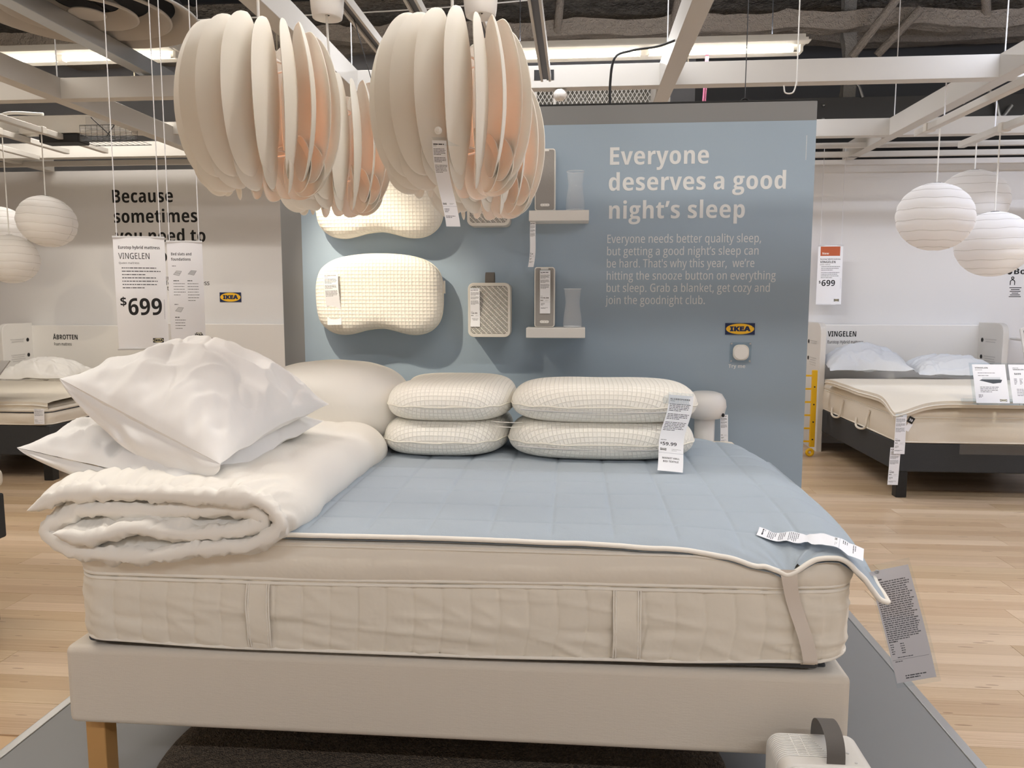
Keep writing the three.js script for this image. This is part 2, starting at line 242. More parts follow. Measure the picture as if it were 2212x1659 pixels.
// ---------------------------------------------------------------- white ceiling grid of beams
const gridT = thing('ceiling_grid', 'white steel ceiling grid of crossing beams hung under the dark deck', 'ceiling grid', [0, 2.82, -4]);
const G = (name, w, h, d, x, y, z, mat = M.rail) => part(name, rbox(w, h, d, 0.004, x, y - 2.82, z + 4, 1), mat, gridT);
for (const x of [-5.5, -3.49, -1.47, 0.55, 2.57, 4.58]) G('beam', 0.1, 0.14, 8.8, x, 2.82, -3.4);
for (const z of [-5.08, -2.6, 0.2]) G('beam', 11.5, 0.138, 0.09, -0.3, 2.82, z);
G('beam', 5.6, 0.138, 0.09, 3.9, 2.82, -6.72); G('beam', 5.2, 0.138, 0.09, -4.4, 2.82, -7.1);
G('slim_rail', 8, 0.045, 0.04, 4.2, 2.775, -7.2); G('slim_rail', 8, 0.05, 0.04, 4.2, 2.775, -7.64); G('slim_rail', 6.2, 0.05, 0.04, -4.3, 2.75, -7.36);
G('strut', 0.09, 0.1, 3.6, -2.86, 2.95, -4.7, M.steel);
for (const [x, z] of [[-5.5, -5.08], [-3.49, -5.08], [-1.47, -5.08], [0.55, -5.08], [2.57, -5.08], [0.55, -2.6], [-3.49, -2.6], [2.57, -6.72], [4.58, -6.72], [-3.49, -7.1]]) part('hanger_rod', cyl(0.004, 0.004, 1.8, x, 0.97, z + 4, 6), M.thread, gridT);
for (const x of [-0.26, -0.18]) part('slot', box(0.045, 0.062, 0.004, x, 0.01, -1.034), M.cable, gridT, 'black socket slot');
const tracks = [['four slotted light tracks over the bed', -1.06, -3.6, 3.2], ['', -0.75, -3.6, 3.0], ['', -0.48, -3.4, 2.6], ['', -0.2, -3.5, 2.7]];
['leftmost of the slotted white light tracks beside the left lamp cap', 'slotted white light track running between the two lamp caps', 'slotted white light track just left of the right lamp cap', 'slotted white light track that ends at the cross beam, rightmost of the four'].forEach((label, i) => {
  const [, x, z, len] = tracks[i], t = thing('light_track', label, 'light track', [x, 2.76, z], 0, 'slotted light tracks over the bed');
  for (const s of [-1, 1]) part('flange', rbox(0.014, 0.045, len, 0.002, s * 0.024, 0, 0, 1), M.rail, t);
  part('channel', box(0.034, 0.03, len - 0.01, 0, 0.006, 0), M.wire, t, 'dark slot of the track');
});
['slotted track above the paper lanterns, nearer the middle of the shop', 'slotted track above the paper lanterns, nearer the right edge'].forEach((label, i) => { const t = thing('light_track', label, 'light track', [i ? 2.75 : 2.27, 2.53, i ? -5.0 : -4.65], 0, 'tracks above the lanterns'); part('channel', rbox(0.05, 0.045, i ? 1.9 : 1.75, 0.006), M.rail, t); part('clip', rbox(0.064, 0.056, 0.05, 0.006, 0, 0.002, i ? -0.38 : -0.7), M.greyPlastic, t); for (const z of [-0.5, 0.6]) part('hanger', rod([0, 0.02, z], [0, 0.24, z], 0.004, 6), M.thread, t); });
['short light track holding the whole lantern on the left', 'short light track above the low lantern at the left edge', 'short light track above the outermost lantern at the left edge'].forEach((label, i) => { const t = thing('light_track', label, 'light track', [[-4.25, -4.62, -5.09][i], 2.755, i === 2 ? -6.3 : -6.05]); part('channel', rbox(0.05, 0.045, 1.5, 0.006), M.rail, t); part('clip', rbox(0.064, 0.056, 0.05, 0.006, 0, 0.002, 0.1), M.greyPlastic, t); });

// fluorescent strips, seen and unseen
STRIPS.forEach(([x, y, z, len, power, col], i) => {
  const where = ['above the blue partition', 'seen behind the left ceiling beams', 'far right beyond the lanterns', 'over the left side of the bed', 'over the middle of the bed', 'over the right aisle', 'behind the viewer on the left', 'behind the viewer on the right', 'by the right entrance', 'over the bed on the right', 'over the far left bed', 'behind the blue partition', 'over the far right aisle'][i];
  const t = thing('fluorescent_light', `white fluorescent strip light with bright tubes ${where}`, 'ceiling light', [x, y, z]);
  part('reflector', [box(len + 0.1, 0.03, 0.24, 0, 0.06, 0), box(len + 0.1, 0.008, 0.09, 0, 0.03, 0.15).rotateX(0), box(len + 0.1, 0.008, 0.09, 0, 0.03, -0.15), box(len + 0.1, 0.05, 0.08, 0, 0.1, 0)], M.reflector, t);
  for (const s of [-1, 1]) part('tube', new THREE.CylinderGeometry(0.018, 0.018, len / 2 - 0.08, 14).rotateZ(Math.PI / 2).translate(s * len / 4, 0.012, 0.02), M.tube, t);
  part('end_cap', [box(0.02, 0.07, 0.1, -len / 2 - 0.02, 0.025, 0), box(0.02, 0.07, 0.1, len / 2 + 0.02, 0.025, 0), box(0.06, 0.06, 0.06, 0, 0.025, 0)], M.cap, t);
  for (const s of [-1, 1]) part('hanger', rod([s * len / 2.4, 0.1, 0], [s * len / 2.4, 1.2, 0], 0.004, 6), M.wire, t);
  const l = new THREE.RectAreaLight(col, power * 2, len, 0.07); l.position.set(x, y - 0.02, z); l.rotation.x = -Math.PI / 2; l.name = 'strip_lamp'; scene.add(l);
  part('glow_slot', box(len, 0.004, 0.03, 0, 0.128, 0), M.slot, t);
  const up = new THREE.RectAreaLight(col, power * (z < -6 ? 1.7 : 0.6), len, 0.06); up.position.set(x, y + 0.14, z); up.rotation.x = Math.PI / 2; up.name = 'strip_uplight'; scene.add(up);
});
SPOTS.forEach(([p, aim, power, cone, col], i) => {
  const t = thing('track_spot', ['small white track spot aimed at the wall pillows', 'small white track spot aimed at the bed on the right', 'small white track spot aimed at the bed on the left'][i], 'spot light', p);
  const q = new THREE.Quaternion().setFromUnitVectors(V(0, -1, 0), V(aim[0] - p[0], aim[1] - p[1], aim[2] - p[2]).normalize());
  part('lamp_head', lathe([[0.012, 0.1], [0.04, 0.09], [0.045, 0.0], [0.05, -0.03], [0.046, -0.03], [0.04, 0.0], [0.034, 0.02]], 28).applyQuaternion(q), M.spotHead, t);
  part('lens', new THREE.CircleGeometry(0.036, 24).rotateX(Math.PI / 2).translate(0, 0.006, 0).applyQuaternion(q), M.spotGlow, t);
  part('stem', cyl(0.008, 0.008, 0.12, 0, 0.09, 0, 10), M.cap, t);
  const l = new THREE.SpotLight(col, power, 0, cone, 0.55, 2), d = V(aim[0] - p[0], aim[1] - p[1], aim[2] - p[2]).normalize(); l.position.set(p[0] + d.x * 0.06, p[1] + d.y * 0.06, p[2] + d.z * 0.06); l.target.position.set(...aim); scene.add(l, l.target); l.castShadow = true; l.shadow.radius = 0.9; l.name = 'spot_lamp';
});
solo('conduit_pipe', 'pale round pipe running under the fluorescent lights', 'pipe', [rod([-8, 3.2, -6.72], [2.0, 3.2, -6.72], 0.032, 16), ...[-5.4, -3.9, -2.6, 0.9].map((x) => cyl(0.006, 0.006, 0.5, x, 3.45, -6.72, 6))], M.pipe);
solo('air_duct', 'big black air duct crossing under the deck at the top', 'duct', [rod([-9, 4.62, -8.0], [9, 4.62, -8.0], 0.17, 28), ...[-4, -2, 0.4, 3].map((x) => new THREE.TorusGeometry(0.176, 0.012, 8, 28).rotateY(Math.PI / 2).translate(x, 4.62, -8.0))], M.duct);
solo('sprinkler_cable', 'thin white cable strung across under the black duct', 'cable', tube([[-4, 4.2, -7.75], [-1.5, 4.24, -7.75], [0.8, 4.36, -7.75], [3.2, 4.44, -7.75]], 0.007), M.cord);
{
  const grey = std(0xb4b1ad, 0.5), t = thing('ceiling_diffuser', 'large round white air diffuser of concentric rings at the top left', 'air vent', [-2.74, 3.0, -4.28]);
  const rings = [[0.585, 0.455, 0.0, 0.085], [0.435, 0.32, 0.0, 0.085], [0.262, 0.165, 0.0, 0.07]];
  for (const [r0, r1, y0, dy] of rings) part('ring', lathe([[r0, y0 + 0.014], [r0 + 0.002, y0 + 0.004], [r0 - 0.012, y0], [(r0 + r1) / 2, y0 + dy * 0.35], [r1, y0 + dy], [r1 - 0.004, y0 + dy + 0.004], [(r0 + r1) / 2, y0 + dy * 0.35 + 0.01], [r0 - 0.012, y0 + 0.016]], 72), grey, t);
  part('centre_disc', lathe([[0, 0.004], [0.09, 0.0], [0.1, 0.006], [0.09, 0.014], [0, 0.016]], 48), grey, t);
  part('neck', lathe([[0.5, 0.1], [0.44, 0.14], [0.4, 0.5]], 48), std(0x55565a, 0.7, { side: THREE.DoubleSide }), t); part('spoke', [box(0.9, 0.01, 0.02, 0, 0.09, 0), box(0.02, 0.01, 0.9, 0, 0.09, 0)], M.dark, t);
}
{
  const t = thing('cable_tray', 'grey metal cable box with a black adapter under it at the upper left', 'cable box', [-4.3, 2.855, -6.3]);
  part('housing', new THREE.ExtrudeGeometry(new THREE.Shape([[-1.6, -0.07], [0.72, -0.07], [0.42, 0.07], [-1.6, 0.07]].map((p) => new THREE.Vector2(...p))), { depth: 0.12, bevelEnabled: false }), M.greyPlastic, t);
  for (const x of [-0.4, 0.38]) part('cover_plate', [rbox(0.2, 0.115, 0.006, 0.003, x, 0, 0.123), ...[-0.04, 0, 0.04].map((y) => box(0.006, 0.01, 0.003, x + 0.085, y, 0.127))], M.rail, t);
  part('adapter', rbox(0.34, 0.07, 0.16, 0.01, 0.03, -0.11, 0.04), M.cable, t, 'black adapter box'); part('conduit', tube([[-0.5, -0.05, 0.16], [-0.47, 0.04, 0.16], [-0.38, 0.085, 0.15], [-0.1, 0.085, 0.1]], 0.014), M.cord, t);
  part('rail', box(2.6, 0.1, 0.04, 1.6, 0.02, -0.2), M.rail, t);
}
{
  const t = thing('wire_basket', 'small black wire basket hung beside the cable box', 'basket', [-3.72, 2.74, -6.1]); const bars = [];
  for (let i = 0; i <= 10; i++) bars.push(rod([-0.24, 0.012 * i - 0.06, 0.1], [0.24, 0.012 * i - 0.06, 0.1], 0.0016, 5), rod([-0.24 + 0.048 * i, -0.06, 0.1], [-0.24 + 0.048 * i, 0.06, 0.1], 0.0016, 5), rod([-0.24 + 0.048 * i, -0.06, -0.1], [-0.24 + 0.048 * i, -0.06, 0.1], 0.0016, 5));
  for (const z of [-0.1, 0.1]) bars.push(rod([-0.24, 0.06, z], [0.24, 0.06, z], 0.003, 6), rod([-0.24, -0.06, z], [0.24, -0.06, z], 0.003, 6)); bars.push(rod([-0.14, 0.12, 0.1], [0.02, -0.03, 0.1], 0.004, 6), rod([0.1, 0.12, 0.1], [-0.02, -0.03, 0.1], 0.004, 6));
  part('mesh', bars, M.wire, t);
}
{
  const t = thing('ceiling_heater', 'white box with a perforated metal mesh front just above the blue partition', 'vent box', [0.16, 2.87, -5.75]);
  part('housing', [box(0.94, 0.2, 0.015, 0, 0, -0.12), box(0.94, 0.012, 0.24, 0, -0.1, 0), box(0.94, 0.012, 0.24, 0, 0.1, 0), box(0.012, 0.2, 0.24, -0.47, 0, 0), box(0.012, 0.2, 0.24, 0.47, 0, 0)], M.rail, t);
  const bars = []; for (let i = -4; i < 34; i++) { const x = -0.46 + i * 0.03; for (const s of [-1, 1]) { const a = clamp(x, -0.46, 0.46), b = clamp(x + s * 0.12, -0.46, 0.46); if (Math.abs(a - b) > 0.02) bars.push(rod([a, -0.095 + Math.abs((a - x) / 0.12) * 0.19, 0.122], [b, -0.095 + Math.abs((b - x) / 0.12) * 0.19, 0.122], 0.0032, 5)); } }
  part('mesh_guard', bars, M.rail, t); part('frame', [box(0.95, 0.016, 0.012, 0, -0.097, 0.122), box(0.95, 0.016, 0.012, 0, 0.097, 0.122), box(0.02, 0.2, 0.012, -0.466, 0, 0.122), box(0.02, 0.2, 0.012, 0.466, 0, 0.122), box(0.02, 0.2, 0.012, -0.33, 0, 0.122)], M.rail, t);
}
solo('sensor_dome', 'small white round sensor under the cross beam above the partition', 'sensor', lathe([[0, -0.035], [0.025, -0.03], [0.042, -0.012], [0.046, 0.01], [0.04, 0.03], [0, 0.032]], 28), M.cap, [-0.12, 2.715, -5.08]);
{
  const t = thing('metal_duct', 'long dark grey metal duct with bolts at the upper right', 'duct', [4.9, 3.37, -8.7]);
  part('casing', rbox(5.6, 0.3, 0.3, 0.006, 0, 0, 0), std(0x55575a, 0.7), t); part('ledge', box(5.6, 0.12, 0.06, 0, -0.25, 0.1), M.dark, t);
  for (const x of [-2.35, -0.95]) for (const y of [-0.07, 0.07]) part('bolt', new THREE.SphereGeometry(0.018, 12, 8).translate(x, y, 0.152), M.steel, t);
  part('conduit', [tube([[-1.02, 0.26, 0.2], [-0.8, 0.24, 0.2], [-0.66, 0.06, 0.2], [-0.6, -0.1, 0.2], [-0.5, 0.02, 0.2]], 0.022), tube([[-2.1, 0.3, 0.1], [-2.02, 0.28, 0.14], [-1.96, 0.14, 0.16]], 0.016)], M.steel, t, 'bent grey conduit');
}
part('fireproofed_column', lumpy(1.9, 0.12, 0.13, 3).rotateZ(Math.PI / 2).translate(2.93, 3.95, -9.0), M.column, ceiling);
solo('red_pipe', 'short dark pink pipe behind the top of the blue partition', 'pipe', rod([1.0, 2.9, -6.5], [1.02, 3.4, -6.5], 0.014, 10), M.pinkPipe);
solo('wall_hook', 'white hook and rod hanging above the right end of the blue partition', 'hook', [rod([1.22, 2.62, -4.6], [1.22, 4.4, -4.6], 0.0035, 8), tube([[1.22, 2.64, -4.6], [1.2, 2.58, -4.6], [1.16, 2.58, -4.6], [1.15, 2.62, -4.6]], 0.004)], M.cord);

// ---------------------------------------------------------------- writing on the far wall
const wallInk = M.ink, FW = -7.83;
for (const [s, x, y, w] of [['Because', -4.868, 2.43, 0.675], ['sometimes', -4.855, 2.223, 0.915], ['you need to', -4.845, 2.02, 0.985]]) part('headline', word(s, 0.185, x, y, 'b', w).translate(0, 0, FW), wallInk, wallBack);
part('headline', [word('T', 0.185, -4.84, 1.845).translate(0, 0, FW), word('o', 0.185, -4.39, 1.815).translate(0, 0, FW)], wallInk, wallBack);
for (const [s, x, y] of [['our', -4.374, 1.628], ['d fo', -4.37, 1.574], ['with', -4.37, 1.518], ['it.', -4.36, 1.46], ['ess', -3.93, 1.574]]) part('text_line', word(s, 0.065, x, y, 'r', 0, 0.001).translate(0, 0, FW), wallInk, wallBack);
part('headline', word('Body sha', 0.075, 4.17, 1.665, 'b', 0.4).translate(0, 0, FW), wallInk, wallBack); part('headline', word('rly v', 0.085, 4.16, 2.11, 'b').translate(0, 0, FW), wallInk, wallBack);
part('bullet', new THREE.CircleGeometry(0.024, 24).translate(4.138, 1.685, FW + 0.001), wallInk, wallBack);
part('icon', [new THREE.TorusGeometry(0.011, 0.004, 6, 16).translate(4.17, 1.628, FW), new THREE.TorusGeometry(0.02, 0.004, 6, 16, Math.PI).translate(4.17, 1.59, FW), box(0.007, 0.03, 0.003, 4.15, 1.576, FW), box(0.007, 0.03, 0.003, 4.19, 1.576, FW)], wallInk, wallBack);
part('small_print', [...Array(6)].map((_, i) => box([0.11, 0.08, 0.1, 0.06, 0.09, 0.11][i], 0.007, 0.001, 4.2, 1.535 - i * 0.017, FW)).concat([...Array(3)].map((_, i) => box(0.12, 0.009, 0.001, 4.3, 1.9 - i * 0.03, FW))), wallInk, wallBack);
// ================================================================ the big bed
const FZ = -1.93, BZ = -3.44;
{
  const t = thing('divan_bed', 'beige fabric bed box on square oak legs under the thick mattress', 'bed base', [-0.352, 0.018, -2.69]);
  const g = new RoundedBoxGeometry(2.12, 0.228, 1.52, 5, 0.022, 60); const p = g.attributes.position;
  part('upholstered_box', g.translate(0, 0.333, 0), M.beige, t);
  part('slat_cover', rbox(2.02, 0.02, 1.42, 0.008, 0, 0.448, 0), M.under, t);
  for (const x of [-1.03, 1.03]) for (const z of [-0.66, 0.66]) part('leg', [rbox(0.058, 0.222, 0.058, 0.004, x, 0.111, z)], M.oak, t);
  part('leg', rbox(0.05, 0.222, 0.05, 0.004, 0, 0.111, 0), M.oak, t);
}
function perimeter(x0, x1, zb, zf, r, step, coarse) {   // rounded rectangle, front edge sampled finely
  const out = []; let s = 0, last = null;
  const add = (x, z, nx, nz) => { if (last) s += Math.hypot(x - last[0], z - last[1]); last = [x, z]; out.push({ x, z, nx, nz, s }); };
  const line = (a, b, n, nx, nz) => { for (let i = 0; i < n; i++) add(lerp(a[0], b[0], i / n), lerp(a[1], b[1], i / n), nx, nz); };
  const arc = (cx, cz, a0, a1, n) => { for (let i = 0; i < n; i++) { const a = lerp(a0, a1, i / n); add(cx + r * Math.cos(a), cz + r * Math.sin(a), Math.cos(a), Math.sin(a)); } };
  const P = Math.PI;
  line([x0, zb + r], [x0, zf - r], coarse, -1, 0); arc(x0 + r, zf - r, P, P / 2, 14);
  line([x0 + r, zf], [x1 - r, zf], Math.round((x1 - x0) / step), 0, 1); arc(x1 - r, zf - r, P / 2, 0, 14);
  line([x1, zf - r], [x1, zb + r], coarse, 1, 0); arc(x1 - r, zb + r, 0, -P / 2, 8);
  line([x1 - r, zb], [x0 + r, zb], coarse, 0, -1); arc(x0 + r, zb + r, -P / 2, -P, 8); add(out[0].x, out[0].z, out[0].nx, out[0].nz);
  return out;
}
const bedEdge = perimeter(-1.362, 0.702, BZ, FZ, 0.075, 0.0036, 40);
const bottomY = (x) => along([[-1.36, 0.49], [-0.9, 0.479], [-0.3, 0.48], [0.2, 0.487], [0.6, 0.5], [0.7, 0.516]], x);
const bandY = (x) => along([[-1.36, 0.668], [-0.8, 0.668], [0.1, 0.681], [0.45, 0.684], [0.7, 0.693]], x);
function band(per, nv, f) { const n = per.length - 1; return grid(n, nv, (u, v) => { const q = per[Math.round(u * n)], [y, off] = f(q, v); return [q.x + q.nx * off, y, q.z + q.nz * off]; }, (u, v, a) => [per[Math.round(u * n)].s, a[1]]); }
const sideOff = (q, v) => {
  const st = Math.abs(Math.sin(Math.PI * (q.s + 0.012 * noise(v * 2, q.s * 0.7)) / 0.0755)), wv = 0.36 + 0.05 * noise(q.s * 3, 2), hs = Math.min(1, Math.abs(v - wv) / 0.1);
  return 0.012 * Math.pow(Math.sin(Math.PI * clamp(v, 0.02, 0.98)), 0.5) - 0.0085 * (1 - Math.pow(st, 0.28)) - 0.007 * (1 - hs) * (0.6 + 0.4 * noise(q.s * 9, 5)) + 0.0065 * Math.max(0, ridge(q.s * 7 + v * 2.5, v * 6 + q.s * 3, 2)) * (1 - 0.5 * v) + 0.002 * fbm(q.s * 30, v * 6, 1);
};
// topper: quilted blue pad, its front right corner strapped down
const edgeY = (x) => along([[-1.4, 0.806], [-0.4, 0.811], [0.0, 0.809], [0.25, 0.8], [0.38, 0.79], [0.47, 0.771], [0.53, 0.754], [0.562, 0.773], [0.61, 0.787], [0.66, 0.79], [0.705, 0.775], [0.765, 0.742]], x);
const edgeZ = (x) => FZ + 0.006 + along([[-1.4, 0], [0.3, 0], [0.53, 0.022], [0.6, 0.012], [0.765, 0.03]], x);
const backZ = (x) => BZ - 0.01 + (x > 0.45 ? 0.3 * Math.pow((x - 0.45) / 0.3, 2) : 0);
const NX = 500, NZ = 320;
const topperX = (u, v) => { const x = lerp(-1.375, 0.757, u); return x + 0.012 * smooth(0.6, 0.757, x) * (v < 0.06 ? (0.06 - v) / 0.06 : 0); };
const quiltLine = (d, w) => Math.exp(-(d * d) / (w * w));
function topperY(x, z) {
  const zf = edgeZ(x), d = zf - z;
  let y = 0.818 + 0.006 * fbm(x * 1.7, z * 1.7, 8) + 0.006 * smooth(0, 0.5, d);
  const mx = ((x + 0.065 + 0.01 * noise(z * 2, 3)) / 0.163) % 1, dx = (Math.min(Math.abs(mx), 1 - Math.abs(mx))) * 0.163, mz = ((-z - 0.03 + 0.008 * noise(x * 1.5, 9)) / 0.155) % 1, dz = Math.min(mz, 1 - mz) * 0.155;
  y += smooth(0.004, 0.05, d) * (0.0055 * Math.pow(clamp(Math.min(dx, dz) / 0.06, 0, 1), 0.6) - 0.004 - 0.0025 * quiltLine(Math.min(dx, dz), 0.005));
  y += 0.0012 * fbm(x * 26, z * 12, 2);
  const e = edgeY(x), k = Math.exp(-d / (0.03 + 0.11 * smooth(0.2, 0.53, x)));
  y += (e - 0.815) * k + 0.007 * Math.exp(-d / 0.02) * -1;
  if (x > 0.25) y += 0.007 * smooth(0.25, 0.45, x) * smooth(0.8, 0.6, x) * noise(Math.atan2(x - 0.53, d + 0.02) * 5, 1) * Math.exp(-d / 0.12);
  const r = smooth(0.62, 0.757, x); y -= r * r * (0.03 + 0.02 * Math.exp(-d / 0.2));
  y -= 0.04 * Math.pow(clamp((backZ(x) + 0.12 - z) / 0.12, 0, 1), 2);
  return y;
}
const under = (x, z, y) => Math.min(y, topperY(clamp(x, -1.37, 0.7), clamp(z, backZ(x) + 0.15, edgeZ(x))) - 0.021);
{
  const t = thing('mattress', 'thick cream mattress with a quilted border and a smooth padded top layer', 'mattress', [-0.33, 0.47, -2.685]);
  const off = (g) => g.translate(0.33, -0.47, 2.685);
  part('quilted_border', off(band(bedEdge, 30, (q, v) => [lerp(bottomY(q.x) + 0.006, bandY(q.x) + 0.009, v), sideOff(q, v)])), M.quilt, t);
  part('pillow_top', off(band(bedEdge, 22, (q, v) => [lerp(bandY(q.x) + 0.004, under(q.x, q.z, 0.772 + 0.002 * noise(q.x * 4, 1)), v), 0.016 * Math.pow(Math.sin(Math.PI * clamp(v, 0.03, 0.97)), 0.6) + 0.0022 * fbm(q.s * 22, v * 1.3, 4) + 0.002 * noise(q.s * 5, v)])), M.ticking, t);
  part('top_rim', off(band(bedEdge, 8, (q, v) => [lerp(under(q.x, q.z, 0.772), under(q.x, q.z, 0.797), v), 0.009 * Math.sin(Math.PI * clamp(v, 0.05, 1)) - 0.02 * v * v])), M.ticking, t);
  part('upper_cover', off(grid(90, 70, (u, v) => { const x = lerp(-1.35, 0.69, u), z = lerp(FZ - 0.012, BZ + 0.01, v); return [x, under(x, z, 0.796), z]; })), M.ticking, t);
  const ring = (yf, o, r) => new THREE.TubeGeometry(new THREE.CatmullRomCurve3(bedEdge.filter((_, i) => i % 3 === 0).slice(0, -1).map((q) => V(q.x + q.nx * o, yf(q.x), q.z + q.nz * o)), true), 420, r, 6, true);
  for (const [yf, o, r] of [[(x) => bottomY(x) + 0.003, 0.003, 0.0052], [(x) => bandY(x) - 0.001, 0.005, 0.0052], [(x) => bandY(x) + 0.012, 0.006, 0.0052], [(x) => under(x, FZ, 0.7725), 0.004, 0.0042]]) part('piping', off(ring(yf, o, r)), M.piping, t);
  for (const [x0, x1] of [[-0.873, -0.812], [0.102, 0.17]]) {
    const h = part('handle', off(grid(10, 24, (u, v) => { const x = lerp(x0, x1, u), y = lerp(bottomY(x) + 0.012, bandY(x) - 0.004, v); return [x, y, FZ + 0.0165 * Math.pow(Math.sin(Math.PI * clamp(v, 0.02, 0.98)), 0.5) + 0.003 + 0.0035 * ridge(v * 4 + u * 0.6, 3, 6)]; }, (u, v, a) => [a[0], a[1]])), M.quilt, t);
    for (const x of [x0, x0 + 0.006, x1, x1 - 0.006]) part('stitching', off(tube([...Array(9)].map((_, i) => { const v = i / 8, y = lerp(bottomY(x) + 0.01, bandY(x) - 0.003, v); return [x + 0.002 * noise(v * 3, x * 9), y, FZ + 0.004 + 0.0165 * Math.pow(Math.sin(Math.PI * clamp(v, 0.02, 0.98)), 0.5)]; }), 0.0022, 24, 5)), M.piping, h);
  }
  part('underside', off(new RoundedBoxGeometry(1.98, 0.034, 1.46, 2, 0.012).translate(-0.36, 0.49, -2.675)), M.under, t, 'dark grey underside fabric');
}
{
  const t = thing('mattress_topper', 'pale blue quilted mattress topper with white piping and a strapped front corner', 'topper', [-0.33, 0.8, -2.69]);
  const o = (g) => g.translate(0.33, -0.8, 2.69), zv = (x, v) => lerp(edgeZ(x), backZ(x), Math.pow(v, 1.25));
  part('quilted_cover', o(mergeGeometries([grid(NX, NZ, (u, v) => { const x = topperX(u, v), z = zv(x, v); return [x, topperY(x, z), z]; }, (u, v, a) => [a[0], a[2]]), grid(80, 50, (u, v) => { const x = topperX(1 - u, v), z = zv(x, v); return [x, topperY(x, z) - 0.016, z]; }, (u, v, a) => [a[0], a[2]])])), M.topper, t);
  const edge = []; for (let i = 0; i <= 120; i++) { const x = topperX(i / 120, 0), z = zv(x, 0); edge.push([x, topperY(x, z) - 0.005, z + 0.002]); }
  for (let i = 1; i <= 9; i++) { const v = i / 90, x = topperX(1, v), z = zv(x, v); edge.push([x + 0.002, topperY(x, z) - 0.006, z]); }
  part('piping', o(tube(edge, 0.0068, 420, 8)), M.trim, t, 'white piped edge');
  part('elastic_strap', o(grid(4, 40, (u, v) => { const y = lerp(0.754, 0.492, v), x = 0.53 + 0.052 * smooth(0, 1, v) + 0.014 * v + (u - 0.5) * (0.036 + 0.012 * Math.exp(-v / 0.06)); return [x, y, FZ + 0.026 + 0.008 * Math.sin(v * 9 + 1) * (1 - v) - 0.03 * smooth(0.93, 1, v)]; })), M.strap, t, 'cream elastic corner strap');
}

// ---------------------------------------------------------------- folded duvet, front left
function ribbon(path, half, zf, zb, droop, wr) {
  const c = new THREE.CatmullRomCurve3(path.map((p) => V(p[0], p[1], 0))), N = 340, sec = [];
  for (let i = 0; i <= 48; i++) sec.push([1, Math.pow(i / 48, 1.6), 0]);               // outer face, front to back (k = 0 front)
  for (let i = 1; i < 6; i++) { const a = Math.PI * i / 6; sec.push([Math.cos(a), 1, Math.sin(a)]); }
  for (let i = 48; i >= 0; i--) sec.push([-1, Math.pow(i / 48, 1.6), 0]);
  for (let i = 1; i < 8; i++) { const a = Math.PI * i / 8; sec.push([-Math.cos(a), 0, -Math.sin(a)]); }
  sec.push(sec[0]);
  const M2 = sec.length - 1, pts = [...Array(N + 1)].map((_, i) => { const u = i / N, p = c.getPointAt(u), t = c.getTangentAt(u); return { p, nx: -t.y, ny: t.x, s: u * c.getLength(), u }; });
  return grid(N, M2, (u, v) => {
    const q = pts[Math.round(u * N)], [n, k, e] = sec[Math.round(v * M2)], cap = Math.min(1, Math.min(q.u, 1 - q.u) / 0.02), F = zf(q), z0 = F - half * 0.7 * (n * n < 1 || k > 0 ? 0 : 0), z = lerp(z0, zb, k) - e * half * 0.9;
    const near = Math.exp(-(F - z) / 0.11), seam = 1 - 0.5 * Math.exp(-Math.abs(F - z) / 0.025);
    const w = n * (0.008 * near * (Math.abs(noise(q.s * 27 + 1.6 * noise(z * 8, q.s * 4), z * 6, n * 3)) * 2 - 0.6) + 0.006 * near * (Math.abs(noise(q.s * 62 + noise(z * 16, q.s * 9), z * 11, n * 7)) * 2 - 0.6) + 0.006 * (Math.abs(noise(q.s * 9 + z * 4, z * 7 - q.s * 3, n * 2)) * 2 - 0.6) + wr * fbm(q.s * 6, z * 7, 3 + n) + 0.006 * ridge(q.s * 4 + z * 3, z * 5 - q.s * 2, n * 5));
    const h = half * Math.sqrt(cap) * seam * n + w * cap, d = droop(q, z);
    return [q.p.x + q.nx * h, q.p.y + q.ny * h - d, z];
  }, (u, v, a) => [u * 3.4, a[2]]);
}
{
  const path = [[-1.36, 0.826], [-1.27, 0.815], [-1.15, 0.84], [-1.03, 0.822], [-0.92, 0.82], [-0.84, 0.828], [-0.80, 0.85], [-0.845, 0.878], [-1.0, 0.874], [-1.2, 0.876], [-1.35, 0.87], [-1.41, 0.835], [-1.35, 0.793], [-1.15, 0.778], [-0.95, 0.785], [-0.82, 0.795], [-0.755, 0.845], [-0.79, 0.9], [-0.92, 0.918], [-1.15, 0.926], [-1.36, 0.915], [-1.46, 0.872]];
  const g = ribbon(path, 0.031, (q) => -1.875 - 0.03 * smooth(0.1, 0.35, q.u) * smooth(0.6, 0.4, q.u) + 0.016 * noise(q.s * 3, 7) - 0.03 * smooth(0.78, 0.9, q.u), -2.86, (q, z) => (q.u > 0.42 && q.u < 0.68 ? 1 : 0.45) * 0.03 * smooth(-2.02, -1.88, z) * smooth(-0.85, -1.2, q.p.x), 0.006);
  const t = solo('folded_duvet', 'white duvet folded into thick layers on the bed\'s front left, under two pillows', 'duvet', g, M.duvet);
}
function plump(h, e, f, n = 96) { return grid(n, n, (u, v) => { const a = u * 2 * Math.PI, b = (v - 0.5) * Math.PI, S = (w, m) => Math.sign(w) * Math.pow(Math.abs(w), m); const x = h[0] * S(Math.cos(b), e[0]) * S(Math.cos(a), e[1]), y = h[1] * S(Math.sin(b), e[0]), z = -h[2] * S(Math.cos(b), e[0]) * S(Math.sin(a), e[1]); return f(x, y, z); }, (u, v, a) => [a[0] + a[1] * 0.5, a[2] + a[1] * 0.5]); }
